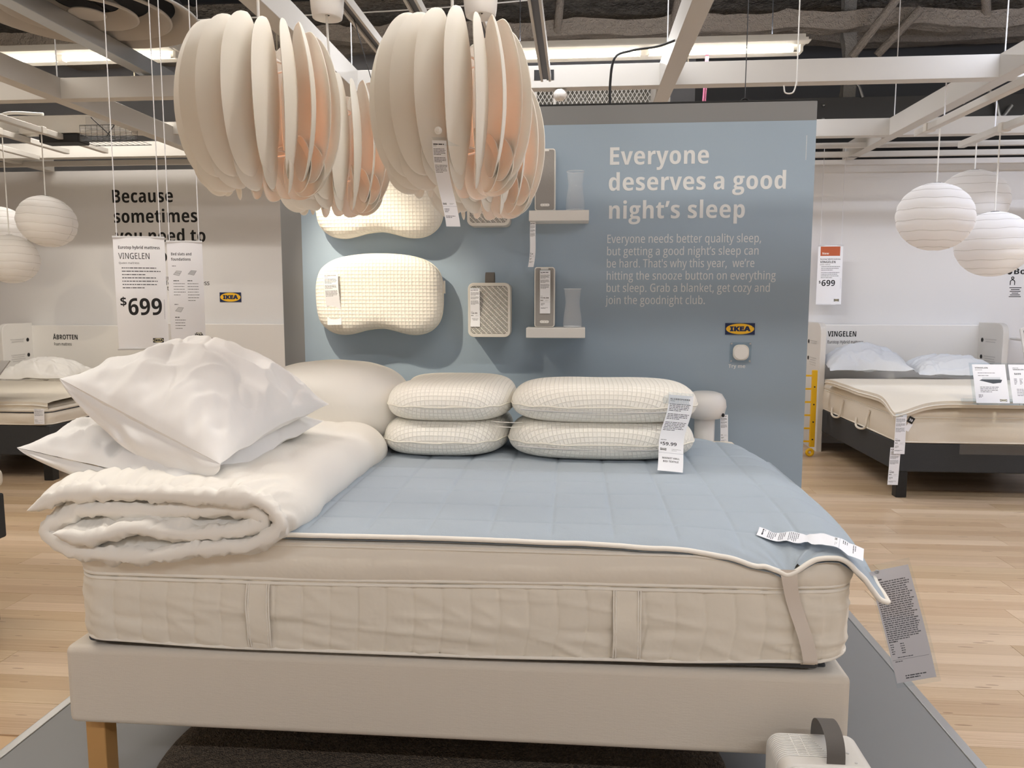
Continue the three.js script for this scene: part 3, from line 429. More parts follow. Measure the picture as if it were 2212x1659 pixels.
solo('bolster_duvet', 'cream rolled duvet behind the two white pillows, against the blue wall', 'duvet', plump([0.33, 0.175, 0.27], [0.7, 0.75], (x, y, z) => { const w = 0.022 * fbm(x * 5, y * 5, z * 5) + 0.014 * ridge(x * 7 + z * 4, y * 9, z * 3); return [x * (1 + w) + 0.03 * (y > 0 ? -y : 0) , y * (1 + w * 1.3) + 0.02 * Math.cos(x * 5) * (y > 0 ? 1 : 0), z * (1 + w)]; }), M.duvet, [-1.02, 0.97, -3.13]);

// ---------------------------------------------------------------- soft pillows spanned between four corners
function cornerPillow(A, B, C, D, up, down, o = {}) {
  const n = o.n || 110, pinch = o.pinch ?? 0.07, K = V(0, 0, 0).crossVectors(V(...B).sub(V(...D)), V(...A).sub(V(...C))).normalize(); if (K.y < 0) K.negate();
  const a = V(...A), b = V(...B), c = V(...C), d = V(...D);
  const mid = (u, v) => { const U = u * (1 - pinch * (1 - v * v)), W = v * (1 - (o.straight && v < 0 ? 0 : pinch) * (1 - u * u)), p = (1 - U) / 2, q = (1 - W) / 2; return V(0, 0, 0).addScaledVector(a, p * q).addScaledVector(b, (1 - p) * q).addScaledVector(c, (1 - p) * (1 - q)).addScaledVector(d, p * (1 - q)); };
  const face = (s) => (i, j) => {
    const u = i * 2 - 1, v = (s > 0 ? 1 - j : j) * 2 - 1, m = mid(u, v), e = (1 - u * u) * (1 - v * v), t = Math.pow(e, o.exp ?? 0.62), S = o.seed || 1;
    const edge = Math.pow(1 - e, 2), r = (o.wrinkle ?? 1) * (0.012 * ridge(u * 2.2 + v * 1.1 + S, v * 2.6 - u * 1.2, S) * Math.min(1, e * 4) + 0.011 * edge * noise(u * 9 + S, v * 9, 3) * Math.min(1, e * 10) + 0.014 * fbm(u * 2.4, v * 2.4, S + s) * Math.min(1, e * 3) - 0.009 * Math.pow(Math.max(0, 1 - 2.6 * Math.abs(noise(u * 3.4 + 1.3 * v + S, v * 2.2 - u, S + 9))), 2) * Math.min(1, e * 3) + 0.0045 * Math.pow(Math.max(0, ridge(u * 3.1 - v * 4.2 + 0.8 * noise(u * 2, v * 2, S), u * 2.2 + v * 1.3, S + 4)), 2) * Math.min(1, e * 3));
    const h = (s > 0 ? up : -down) * t + r * (s > 0 ? 1 : 0.6), wav = 0.01 * (o.straight ? smooth(-1, -0.5, v) : 1) * (1 - Math.min(1, e * 5)) * noise(u * 4 + S, v * 4, 9);
    return [m.x + K.x * (h + wav), m.y + K.y * (h + wav), m.z + K.z * (h + wav)];
  };
  return mergeGeometries([grid(n, n, face(1), (u, v) => [u * 0.5, v * 0.7]), grid(n, n, face(-1), (u, v) => [u * 0.5, v * 0.7])]);
}
function flap(A, B, drop, push, S) {      // open end of a pillowcase hanging below the edge A-B
  const a = V(...A), b = V(...B);
  return grid(70, 14, (u, v) => { const p = a.clone().lerp(b, u), bow = Math.pow(Math.sin(Math.PI * clamp(u, 0.001, 0.999)), 0.6); const w = 0.014 * noise(u * 9 + S, v * 2, 2) * bow * Math.min(1, v * 2); return [p.x + push[0] * v * bow, p.y - 0.007 * bow - drop * v * bow + w * 0.4, p.z - 0.012 * bow * (1 - v) + push[1] * (v * (1 - v) * 2.4) * bow + w]; }, (u, v) => [u * 0.5, v * 0.12]);
}
{
  const t = thing('bed_pillow', 'plump white cotton pillow on top of the stack, its open case end to the left', 'pillow', [0, 0, 0]);
  part('cushion', cornerPillow([-1.45, 1.2, -2.04], [-0.945, 0.985, -1.945], [-0.85, 1.07, -2.58], [-1.4, 1.2, -2.72], 0.17, 0.085, { seed: 3, straight: true, pinch: 0.035, wrinkle: 1.1 }), M.cotton, t);
  part('case_flap', flap([-1.45, 1.2, -2.04], [-0.945, 0.985, -1.945], 0.115, [0.03, 0.03], 2), M.cotton, t);
  const t2 = thing('bed_pillow', 'flatter white cotton pillow lying on the folded duvet, under the plump pillow', 'pillow', [0, 0, 0]);
  part('cushion', cornerPillow([-1.6, 0.998, -2.05], [-0.985, 0.918, -1.93], [-0.885, 0.995, -2.62], [-1.5, 1.02, -2.72], 0.12, 0.045, { seed: 8, straight: true, wrinkle: 1.3, pinch: 0.03 }), M.cotton, t2);
  part('case_flap', flap([-1.6, 0.998, -2.05], [-0.985, 0.918, -1.93], 0.055, [0.03, 0.02], 5), M.cotton, t2);
}

// ---------------------------------------------------------------- moulded foam pillows with a small square quilt
function outline(a, b, waist) {
  return (th) => { const c = Math.cos(th), s = Math.sin(th), e = 2 / 3.3; let x = a * Math.sign(c) * Math.pow(Math.abs(c), e), y = b * Math.sign(s) * Math.pow(Math.abs(s), e); const k = Math.abs(y) / b; if (y < 0) y += waist * (1.25 * Math.exp(-(x * x) / (a * a * 0.2)) - 0.35) * k; else y += 0.25 * waist * Math.exp(-(x * x) / (a * a * 0.3)) * k; return [x, y]; };
}
function foamPillow(name, label, w, h, t, waist, group) {
  const o = thing(name, label, 'pillow', [0, 0, 0], 0, group), f = outline(w / 2, h / 2, waist), side = M.foam;
  const prof = (v) => [Math.sin(v * Math.PI / 2), 0.5 * t * Math.pow(Math.max(0, 1 - Math.pow(Math.sin(v * Math.PI / 2), 7)), 0.5)];
  const arc = (v, R) => { let s = 0, a = prof(0); for (let i = 1; i <= 40; i++) { const b = prof(v * i / 40); s += Math.hypot((b[0] - a[0]) * R, b[1] - a[1]); a = b; } return s; };
  const face = (s) => grid(160, 40, (u, v) => { const [x, z] = f(u * 2 * Math.PI), r = Math.sin(v * Math.PI / 2), k = Math.pow(Math.max(0, 1 - Math.pow(r, 7)), 0.5); return [x * r, s * t * (s > 0 ? 0.55 : 0.45) * k, -z * r]; }, (u, v) => { const [x, z] = f(u * 2 * Math.PI), R = Math.hypot(x, z), q = arc(v, R) / R; return [x * q, z * q]; });
  const lower = face(-1), ix = lower.index.array; for (let i = 0; i < ix.length; i += 3) { const k = ix[i]; ix[i] = ix[i + 1]; ix[i + 1] = k; } lower.computeVertexNormals();
  part('upper_shell', face(1), side, o); part('lower_shell', lower, side, o);
  const seam = [...Array(81)].map((_, i) => { const [x, z] = f(i / 80 * 2 * Math.PI + 0.01); return [x * 1.002, 0.002 * Math.sin(i), -z * 1.002]; });
  part('seam', tube(seam, 0.0026, 200, 6), M.foamTrim, o);
  return o;
}
{
  const a = foamPillow('foam_pillow', 'cream quilted foam pillow on top of the right pair on the bed', 0.715, 0.44, 0.148, 0.03, 'quilted foam pillows'); a.position.set(0.105, 1.026, -3.025); a.rotation.y = Math.PI;
  part('zipper', tube([...Array(13)].map((_, i) => { const x = lerp(-0.31, 0.27, i / 12); return [-x, -0.006 - 0.012 * Math.cos((x) * 4), -0.222 + 0.02 * Math.pow(x / 0.31, 4)]; }), 0.003, 60, 6), M.rib, a, 'pale zip along the side');
  copy(a, 'cream quilted foam pillow at the bottom of the right pair on the bed', [0.095, 0.888, -3.02]);
  const b = foamPillow('foam_pillow', 'cream quilted foam pillow on top of the left pair on the bed, seen end-on', 0.66, 0.49, 0.148, 0.035, 'quilted foam pillows'); b.position.set(-0.5, 1.02, -3.14); b.rotation.y = -Math.PI / 2;
  copy(b, 'cream quilted foam pillow at the bottom of the left pair on the bed, seen end-on', [-0.515, 0.886, -3.135]);
  const w = foamPillow('foam_pillow', 'butterfly-shaped foam pillow mounted on the blue wall, the lower of two, with a price tag', 0.617, 0.378, 0.115, 0.04, 'quilted foam pillows'); w.rotation.set(Math.PI / 2, 0, 0); w.position.set(-0.943, 1.438, -3.642);
  const w2 = copy(w, 'butterfly-shaped foam pillow mounted on the blue wall, the upper of two, behind the lamps', [-0.935, 1.895, -3.642]); w2.rotation.copy(w.rotation);
  solo('care_label', 'small white fabric label on the right side of the lower wall pillow', 'label', box(0.006, 0.06, 0.022), M.trim, [-0.63, 1.48, -3.655]);
  const tie = thing('plastic_tie', 'thin clear plastic ties looped between the two stacks of foam pillows', 'tie', [-0.262, 0.955, -2.86]);
  for (const y of [0.006, -0.012]) part('loop', tube([[-0.06, y, -0.02], [-0.03, y + 0.004, 0.025], [0.02, y + 0.003, 0.03], [0.06, y - 0.004, -0.02]], 0.0016, 24, 6), M.trim, tie);
}
// rug under the bed
{
  const NU = 90, NV = 14;
  solo('round_rug', 'dark brown plush round rug lying under the bed', 'rug', [grid(NU, NV, (u, v) => { const a = u * 2 * Math.PI, r = Math.sin(v * Math.PI / 2), x = Math.cos(a) * 0.86 * r, z = -Math.sin(a) * 0.72 * r; return [x, 0.004 + 0.03 * Math.pow(Math.max(0, 1 - Math.pow(r, 8)), 0.5) + 0.018 * Math.max(0, fbm(x * 3, z * 5, 2)) * (1 - r * r), z]; }, (u, v, a) => [a[0], a[2]])], M.rug, [-0.4, 0.018, -2.2]);
}
// ================================================================ petal lamps
function petal(...a) {      // a thin shell: two faces joined by a rim
  const g = blade(...a), p = g.attributes.position, n = g.attributes.normal, e = 0.0011, faces = [1, -1].map((s) => { const c = g.clone(), q = c.attributes.position; for (let i = 0; i < q.count; i++) q.setXYZ(i, p.getX(i) + s * e * n.getX(i), p.getY(i) + s * e * n.getY(i), p.getZ(i) + s * e * n.getZ(i)); if (s < 0) { const x = c.index.array; for (let i = 0; i < x.length; i += 3) { const k = x[i]; x[i] = x[i + 1]; x[i + 1] = k; } c.computeVertexNormals(); } return c; });
  const ring = []; for (let j = 0; j <= 26; j++) ring.push(j * 11 + 10); for (let j = 26; j >= 0; j--) ring.push(j * 11);
  const at = (s, i) => { const q = faces[s].attributes.position, k = ring[i % ring.length]; return [q.getX(k), q.getY(k), q.getZ(k)]; };
  return mergeGeometries([...faces, grid(ring.length, 1, (u, v) => at(v > 0.5 ? 1 : 0, Math.round(u * ring.length)))]);
}
function blade(hw, hh, cx, cy, cup) {      // upright oval blade set nearly radially; cx = distance of its centre from the axis
  return grid(10, 26, (u, v) => {
    const b = (v - 0.5) * Math.PI, y = Math.sin(b), w = Math.pow(Math.max(0.0006, Math.cos(b)), 0.86), s = u * 2 - 1;
    const x = cx + hw * w * s * (1 + 0.1 * s) + 0.012 * (1 - y * y), n = -cup * (1 - s * s) * w + 0.35 * cup * y * y * w;
    const T = -0.56 - 0.05 * y, dx = x - cx; return [cx + Math.cos(T) * dx + Math.sin(T) * n, cy + hh * y, -Math.sin(T) * dx + Math.cos(T) * n];
  });
}
{
  const big = [0, 1, 2].map((k) => petal(0.074, 0.207 + 0.003 * k, 0.142, 0.002 * k, 0.03 + 0.003 * k)), small = [0, 1].map((k) => petal(0.056, 0.078, 0.118, -0.165 + 0.006 * k, 0.016));
  const build = (label, p) => {
    const t = thing('petal_lamp', label, 'pendant lamp', p, 0, 'white petal lamps over the bed');
    for (let i = 0; i < 18; i++) { const m = part('petal', big[i % 3], M.petal, t), a = i / 18 * Math.PI * 2; m.rotation.set(0, a, 0); const th = a; m.rotation.y = th; }
    for (let i = 0; i < 16; i++) { const m = part('petal', small[i % 2], M.petal, t); m.rotation.y = (i + 0.5) / 16 * Math.PI * 2; }
    part('frame', [new THREE.TorusGeometry(0.075, 0.003, 8, 40).rotateX(Math.PI / 2).translate(0, 0.12, 0), new THREE.TorusGeometry(0.07, 0.003, 8, 40).rotateX(Math.PI / 2).translate(0, -0.12, 0), ...[0, 1, 2].map((k) => rod([0, 0.17, 0], [0.075 * Math.cos(k * 2.1), 0.12, 0.075 * Math.sin(k * 2.1)], 0.003, 6))], M.cap, t);
    part('socket', cyl(0.02, 0.02, 0.07, 0, 0.13, 0, 16), M.cap, t);
    part('bulb', lathe([[0, -0.06], [0.02, -0.055], [0.03, -0.03], [0.026, 0.0], [0.016, 0.04], [0.014, 0.095], [0, 0.095]], 20).translate(0, -0.03, 0), M.glowBulb, t);
    part('cord', tube([[0, 0.16, 0], [0.003, 0.3, 0], [-0.002, 0.42, 0], [0, 0.56, 0]], 0.0042, 30, 8), M.cord, t);
    part('ceiling_cap', [lathe([[0.008, 0.452], [0.044, 0.44], [0.052, 0.442], [0.057, 0.47], [0.064, 0.56], [0.066, 0.6], [0, 0.602]], 40), cyl(0.006, 0.006, 0.2, 0, 0.69, 0, 8)], M.cap, t);
    const l = new THREE.PointLight(0xff9550, 0.009, 0, 2); l.position.set(p[0], p[1] - 0.05, p[2]); l.castShadow = true; l.shadow.radius = 1; l.name = 'bulb_light'; scene.add(l);
    return t;
  };
  for (const [label, p, r] of [['white petal lamp hanging in front, the left one of the front two', [-0.905, 1.96, -2.2], 0.0], ['white petal lamp half hidden behind the left front lamp', [-0.895, 1.975, -2.8], 0.35], ['white petal lamp with a long price tag, the right one of the front two', [-0.353, 1.957, -2.2], 0.12], ['white petal lamp half hidden behind the right front lamp', [-0.343, 1.958, -2.78], 0.5]]) build(label, p).rotation.y = r;
  const b = thing('lamp_button', 'small round white plastic fastener on a petal of the right front lamp', 'fastener', [-0.353, 1.845, -1.978]);
  part('disc', new THREE.CylinderGeometry(0.0095, 0.0095, 0.004, 24).rotateX(Math.PI / 2), M.cap, b); part('knob', new THREE.CylinderGeometry(0.005, 0.006, 0.008, 18).rotateX(Math.PI / 2).translate(0, 0, 0.004), M.cap, b);
}
// ---------------------------------------------------------------- paper lanterns
function lantern(label, p, r, group, cordLen, tilt, S) {
  const t = thing('paper_lantern', label, 'paper lantern', p, 0, group), N = 9;
  const f = (u, v) => { const b = (0.5 - v) * Math.PI * 0.94, a = -u * Math.PI * 2, k = v * N, fr = k - Math.floor(k), crease = 0.02 * Math.sin(Math.PI * fr), w = 0.012 * noise(u * 26 + S, v * 5, S) * (0.4 + crease * 20) + 0.006 * ridge(u * 9 + v * 4, v * 14, S), q = r * (1 - 0.012 + crease + w); const c = Math.cos(b) * q; return [c * Math.cos(a), r * 0.93 * Math.sin(b) + c * tilt * Math.cos(a + S), c * Math.sin(a)]; };
  part('paper_shade', grid(72, N * 6, f), M.paper, t);
  for (let i = 1; i < N; i++) { const pts = [...Array(48)].map((_, j) => V(...f(j / 48, i / N + 0.004 * Math.sin(j)))); part('rib', new THREE.TubeGeometry(new THREE.CatmullRomCurve3(pts, true), 96, r * 0.007, 4, true), M.rib, t); }
  part('frame', [new THREE.TorusGeometry(r * 0.1, 0.003, 6, 24).rotateX(Math.PI / 2).translate(0, r * 0.925, 0), rod([-r * 0.1, r * 0.92, 0], [r * 0.1, r * 0.92, 0], 0.003, 6)], M.wire, t);
  part('cord', rod([0, r * 0.9, 0], [0, r + cordLen, 0], 0.0045, 8), M.cord, t);
  return t;
}
lantern('white round paper lantern, the lowest and rightmost of the three on the right', [2.735, 1.785, -5.4], 0.228, 'paper lanterns on the right', 0.5, 0.05, 1);
lantern('white round paper lantern at the upper back of the three on the right', [2.76, 2.11, -5.75], 0.228, 'paper lanterns on the right', 0.17, 0.03, 2);
lantern('cream round paper lantern, the leftmost of the three on the right', [2.27, 1.945, -5.2], 0.228, 'paper lanterns on the right', 0.32, 0.04, 3);
lantern('whole round paper lantern on the left, hanging from a long cord', [-4.25, 2.045, -5.95], 0.217, 'paper lanterns on the left', 0.48, 0.07, 4);
lantern('low round paper lantern at the left edge, cut by the picture edge', [-4.62, 1.75, -6.0], 0.21, 'paper lanterns on the left', 0.78, 0.05, 5);
lantern('paper lantern barely in view at the left edge, between the other two', [-5.09, 2.03, -6.5], 0.22, 'paper lanterns on the left', 0.54, 0.05, 6);

// ================================================================ things on the blue wall
function shelf(label, p) {
  const t = thing('wall_shelf', label, 'shelf', p); part('board', rbox(0.272, 0.047, 0.15, 0.003, 0, 0, 0), M.offWhite, t); return t;
}
shelf('upper white floating box shelf on the blue wall', [-0.085, 1.8, -3.625]); shelf('lower white floating box shelf on the blue wall', [-0.097, 1.268, -3.625]);
function speaker(label, p) {
  const t = thing('shelf_speaker', label, 'speaker', p, 0, 'tall speakers on the wall shelves');
  part('cabinet', slab(rrect(0.094, 0.278, 0.012), 0.1, 0.004).translate(0, 0.139, 0), M.plastic, t);
  part('front_cloth', slab(rrect(0.085, 0.268, 0.009), 0.006, 0.002).translate(0, 0.139, 0.0495), M.felt, t, 'grey woven front cloth');
  part('control_strip', slab(rrect(0.042, 0.0125, 0.006), 0.004, 0.001).translate(0, 0.026, 0.0535), M.cap, t); part('control_strip', slab(rrect(0.036, 0.007, 0.0033), 0.004, 0.001).translate(0, 0.2685, 0.0535), M.cap, t);
  for (const x of [-0.012, 0, 0.012]) part('button', new THREE.CylinderGeometry(0.002, 0.002, 0.001, 12).rotateX(Math.PI / 2).translate(x, 0.026, 0.0558), M.rib, t);
  return t;
}
const sp = speaker('tall grey cloth speaker on the upper wall shelf, without a tag', [-0.15, 1.8245, -3.635]);
copy(sp, 'tall grey cloth speaker on the lower wall shelf, with a price tag', [-0.15, 1.2925, -3.635]);
{
  const g = lathe([[0, 0.002], [0.036, 0.0], [0.043, 0.004], [0.045, 0.016], [0.042, 0.05], [0.036, 0.09], [0.0335, 0.112], [0.034, 0.125], [0.0375, 0.155], [0.0405, 0.177]], 56);
  const c = thing('glass_carafe', 'clear glass carafe on the upper wall shelf', 'carafe', [-0.012, 1.825, -3.61], 0, 'glass carafes on the wall shelves');
  part('vessel', g, M.glass, c);
  const solid = phy(0xf2f8ff, 0.05, { transparent: true, opacity: 0.55, side: THREE.DoubleSide });
  part('rim', new THREE.TorusGeometry(0.0405, 0.0013, 8, 48).rotateX(Math.PI / 2).translate(0, 0.177, 0), solid, c); part('thick_base', new THREE.TorusGeometry(0.0405, 0.0022, 8, 48).rotateX(Math.PI / 2).translate(0, 0.004, 0), solid, c);
  copy(c, 'clear glass carafe on the lower wall shelf', [-0.02, 1.293, -3.61]);
}
function wallPurifier(label, p) {
  const t = thing('air_purifier', label, 'air purifier', p, 0, 'flat air purifiers on the blue wall');
  const w = 0.2, h = 0.254, d = 0.09, front = rrect(w, h, 0.028), hole = rrect(w - 0.026, h - 0.03, 0.016);
  part('housing', slab(rrect(w, h, 0.028), d - 0.01, 0.006).translate(0, 0, -0.005), M.greyPlastic, t);
  const fr = rrect(w, h, 0.028); fr.holes.push(hole); part('front_frame', slab(fr, 0.012, 0.002).translate(0, 0, d / 2 - 0.004), M.greyPlastic, t);
  part('backing', box(w - 0.024, h - 0.028, 0.004, 0, 0, d / 2 - 0.0078), M.hole, t, 'dark slots of the grille');
  const W = (w - 0.028) / 2, H = (h - 0.032) / 2, rods = [], strips = [];
  const clip = (c, dir) => { const pts = []; for (const x of [-W, W]) { const y = dir * (x - c); if (Math.abs(y) <= H) pts.push([x, y]); } for (const y of [-H, H]) { const x = c + y * dir; if (Math.abs(x) < W) pts.push([x, y]); } return pts.length > 1 ? pts : null; };
  for (let c = -0.22; c < 0.22; c += 0.0078) { const q = clip(c, 1); if (q) rods.push([q, 0.0016, strips]); }
  const long = []; for (let c = -0.22; c < 0.22; c += 0.0245) { const q = clip(c, -1); if (q) rods.push([q, 0.0017, long]); }
  for (const [q, r, list] of rods) list.push(rod([q[0][0], q[0][1], d / 2 - 0.0012], [q[1][0], q[1][1], d / 2 - 0.0012], r, 5));
  part('grille', mergeGeometries(strips.concat(long)), M.plastic, t);
  return t;
}
const carry = (x, y, z, w, hgt, half, m, t) => part('carry_strap', grid(20, 6, (u, v) => { const a = u * Math.PI; return [x + (v - 0.5) * w, y + hgt * Math.pow(Math.sin(a), 0.7), z + half * Math.cos(a)]; }), m, t, 'grey felt carrying strap');
const feltBoth = M.felt.clone(); feltBoth.side = THREE.DoubleSide; feltBoth.color.set(0x77726c);
{
  const a = wallPurifier('flat white slant-grilled air purifier on the blue wall, the lower one, with strap', [-0.41, 1.372, -3.648]); carry(0, 0.125, 0.0, 0.042, 0.052, 0.028, feltBoth, a);
  wallPurifier('flat white slant-grilled air purifier on the blue wall, the upper one behind a lamp', [-0.412, 1.888, -3.648]);
}
// white mushroom table lamp behind the bed, on a slim bedside stand
{
  const s = thing('bedside_stand', 'slim white stand hidden behind the bed under the small table lamp', 'stand', [0.6, 0, -3.56]); part('top', rbox(0.24, 0.02, 0.2, 0.004, 0, 0.66, 0), M.offWhite, s); part('leg', box(0.2, 0.63, 0.02, 0, 0.335, -0.07), M.offWhite, s); part('base', box(0.22, 0.02, 0.18, 0, 0.028, 0), M.offWhite, s);
  const t = thing('table_lamp', 'small white mushroom-shaped table lamp between the bed and the blue wall', 'table lamp', [0.59, 0.67, -3.56]);
  part('shade', lathe([[0, 0.332], [0.05, 0.331], [0.075, 0.322], [0.092, 0.295], [0.096, 0.265], [0.088, 0.232], [0.07, 0.212], [0.05, 0.208], [0, 0.208]], 48), M.lampWhite, t);
  part('stem', lathe([[0, 0.21], [0.046, 0.208], [0.046, 0.02], [0.06, 0.0], [0, 0.0]], 36), M.lampWhite, t); part('switch', new THREE.SphereGeometry(0.007, 12, 8).scale(1, 1.3, 1).translate(0.072, 0.232, 0.058), M.cable, t);
}
// purifier standing in front of the bed
{
  const t = thing('air_purifier', 'small light grey air purifier with a felt strap standing before the bed, bottom right', 'air purifier', [0.588, 0.018, -1.785]);
  const w = 0.215, h = 0.335, d = 0.14, sh = rrect(w, h, 0.03);
  part('housing', slab(sh, d, 0.007, 16).translate(0, h / 2, 0), M.greyPlastic, t);
  part('front_shell', slab(rrect(w - 0.006, h - 0.004, 0.03), 0.012, 0.004, 16).translate(0.004, h / 2 - 0.001, d / 2 + 0.005), M.plastic, t);
  const line = []; for (let i = 0; i < 14; i++) { const z = -d / 2 + 0.012 + i * 0.0068, R = 0.0312; const pts = []; for (let k = 0; k <= 8; k++) { const a = Math.PI - k / 8 * Math.PI / 2; pts.push([-w / 2 + 0.03 + R * Math.cos(a), h - 0.03 + R * Math.sin(a), z]); } pts.unshift([-w / 2 - 0.0012, h - 0.1, z]); pts.push([-0.012 + i * 0.0022, h + 0.0012, z]); line.push(tube(pts, 0.0019, 24, 5)); }
  part('vent_rib', mergeGeometries(line), M.plastic, t); for (const x of [-0.058, -0.034]) part('rib_bridge', box(0.002, 0.002, 0.09, x, h + 0.0016, -0.012), M.plastic, t);
  const c = carry(0.018, h, -0.004, 0.042, 0.066, 0.062, feltBoth, t); c.rotation.y = 0;
  for (const [x, z] of [[0.06, 0.012], [0.062, -0.03], [0.066, 0.05]]) part('button', new THREE.CylinderGeometry(0.003, 0.003, 0.002, 12).translate(x, h + 0.001, z), M.rib, t);
}

// ================================================================ beds in the background
function wingedHeadboard(label, x0, x1, h, wing) {
  const t = thing('headboard', label, 'headboard', [(x0 + x1) / 2, 0, -7.8]), W = x1 - x0;
  part('back_panel', rbox(W, h - 0.02, 0.045, 0.01, 0, h / 2 - 0.01, 0), M.headboard, t);
  const s = new THREE.Shape(); s.moveTo(0, 0); s.lineTo(wing, 0); s.lineTo(wing, h - 0.1); s.quadraticCurveTo(wing, h, wing - 0.1, h); s.lineTo(0, h); s.lineTo(0, 0);
  for (const k of [-1, 1]) part('wing', new THREE.ExtrudeGeometry(s, { depth: 0.04, bevelEnabled: true, bevelSize: 0.006, bevelThickness: 0.006, bevelSegments: 2 }).rotateY(-Math.PI / 2).translate(k * (W / 2 - 0.01) + 0.02, 0, 0.02), M.headboard, t);
  return t;
}
const HB = wingedHeadboard('white headboard with rounded side wings behind the bed on the right', 2.27, 3.9, 1.2, 0.43);
const HA = wingedHeadboard('white headboard with rounded side wings behind the bed on the far left', -5.84, -4.24, 1.17, 0.43);
const HC = thing('headboard', 'second white headboard panel just left of the blue partition', 'headboard', [-3.3, 0, -7.8]); part('back_panel', rbox(1.7, 1.17, 0.045, 0.01, 0, 0.585, 0), M.headboard, HC);
const hbText = (host, s, size, x, y, f, w) => part('lettering', word(s, size, x - host.position.x, y, f, w, 0.001).translate(0, 0, 0.0232), M.ink, host);
hbText(HB, 'VINGELEN', 0.072, 2.452, 1.063, 'b', 0.27); hbText(HB, 'Eurotop Hybrid mattress', 0.042, 2.452, 0.995, 'r', 0.34);
hbText(HA, 'ÅBROTTEN', 0.07, -5.57, 1.0, 'b', 0.275); hbText(HA, 'Foam mattress', 0.045, -5.565, 0.935, 'r', 0.2); hbText(HC, 'ÅBYGDA', 0.07, -3.95, 0.972, 'b', 0.23);
function wingNote(host, k, outer, y0) {       // printed notes on a wing: a bullet and small lines
  const x = k * ((host === HB ? 1.63 : 1.6) / 2 - 0.01) + (outer < 0 ? -0.029 : 0.029) + (k < 0 ? 0 : 0), g = [], b = [];
  for (const [y, n] of [[y0, 2], [y0 - 0.16, 4]]) { b.push(new THREE.CircleGeometry(0.02, 20).rotateY(outer < 0 ? -Math.PI / 2 : Math.PI / 2).translate(x, y, 0.1)); for (let i = 0; i < n; i++) g.push(box(0.001, 0.008, 0.2 - (i % 2) * 0.03, x, y + 0.01 - i * 0.022, 0.25)); }
  part('bullet', b, M.ink, host); part('small_print', g, M.rib, host);
}
wingNote(HB, 1, -1, 1.04); wingNote(HB, -1, -1, 1.02); wingNote(HA, -1, 1, 1.0);
function backBed(label, x0, x1, zf, zb, legH, baseTop, matTop, kind) {
  const W = x1 - x0, D = zf - zb, b = thing('divan_bed', label + ' base with square black legs', 'bed base', [(x0 + x1) / 2, 0, (zf + zb) / 2]);
  part('frame', rbox(W, baseTop - legH, D, 0.012, 0, (legH + baseTop) / 2, 0), M.charcoal, b);
  for (const x of [-1, 1]) for (const z of [-1, 1]) part('leg', rbox(0.075, legH, 0.075, 0.004, x * (W / 2 - 0.045), legH / 2, z * (D / 2 - 0.045)), M.blackLeg, b);
  const m = thing('mattress', kind[0], 'mattress', [(x0 + x1) / 2, baseTop, (zf + zb) / 2]); const H = matTop - baseTop;
  const per = perimeter(-W / 2 + 0.01, W / 2 - 0.01, -D / 2 + 0.01, D / 2 - 0.005, 0.07, 0.03, 60);
  part('border', band(per, 14, (q, v) => [lerp(0.004, H * 0.72, v), 0.012 * Math.pow(Math.sin(Math.PI * clamp(v, 0.03, 0.97)), 0.6) + 0.004 * noise(q.s * 6, v * 3)]), M.ticking, m);
  part('upper_layer', [band(per, 14, (q, v) => [lerp(H * 0.73, H, v), 0.01 * Math.sin(Math.PI * clamp(v, 0.03, 1)) - 0.035 * Math.pow(v, 3)]), grid(2, 2, (u, v) => [lerp(-W / 2 + 0.02, W / 2 - 0.02, u), H - 0.001, lerp(D / 2 - 0.02, -D / 2 + 0.02, v)])], M.ticking, m);
  const ringAt = (y, r) => new THREE.TubeGeometry(new THREE.CatmullRomCurve3(per.slice(0, -1).map((q) => V(q.x + q.nx * 0.003, y, q.z + q.nz * 0.003)), true), 260, r, 5, true);
  part('piping', ringAt(H * 0.725, 0.005), kind[1], m); part('piping', ringAt(0.008, 0.006), M.piping, m);
  return [b, m];
}
const [rb, rm] = backBed('dark grey fabric bed', 2.3, 3.84, -5.64, -7.73, 0.19, 0.4, 0.655, ['cream eurotop mattress on the dark grey bed at the right', M.piping]);
for (const z of [0.25, -0.35]) part('handle', tube([[-0.778, 0.16, z + 0.26], [-0.785, 0.1, z + 0.24], [-0.79, 0.02, z + 0.22], [-0.785, 0.0, z], [-0.778, 0.06, z - 0.02]], 0.009, 30, 6), M.piping, rm);
backBed('black bed', -5.85, -4.1, -5.62, -7.73, 0.2, 0.44, 0.58, ['white foam mattress with a dark piped seam on the black bed at the far left', M.under]);
function slabTopper(name, label, x0, x1, zf, zb, y, sag) {
  const o = thing(name, label, 'topper', [(x0 + x1) / 2, y, (zf + zb) / 2]), W = x1 - x0, D = zf - zb;
  const top = (u, v, dy) => { const x = (u - 0.5) * W, z = D / 2 - v * D; return [x, dy + 0.012 * fbm(x * 2, z * 2, 3) - sag * Math.exp(-((u * u) / 0.012 + (v * v) / 0.01)) - 0.012 * (Math.pow(Math.abs(u - 0.5) * 2, 12) + Math.pow(Math.abs(v - 0.5) * 2, 12)), z]; };
  part('pad', [grid(60, 60, (u, v) => top(u, v, 0.05)), grid(60, 60, (u, v) => top(1 - u, v, 0.0)), grid(60, 1, (u, v) => top(u, 0, v * 0.05)), grid(60, 1, (u, v) => top(0, 1 - u, v * 0.05))], M.ticking, o);
  part('piping', tube([...Array(40)].map((_, i) => { const q = i < 20 ? top(1 - i / 19, 0, 0.024) : top(0, (i - 20) / 19, 0.024); return [q[0], q[1], q[2] + (i < 20 ? 0.003 : 0)]; }), 0.006, 160, 6), M.trim, o); return o;
}
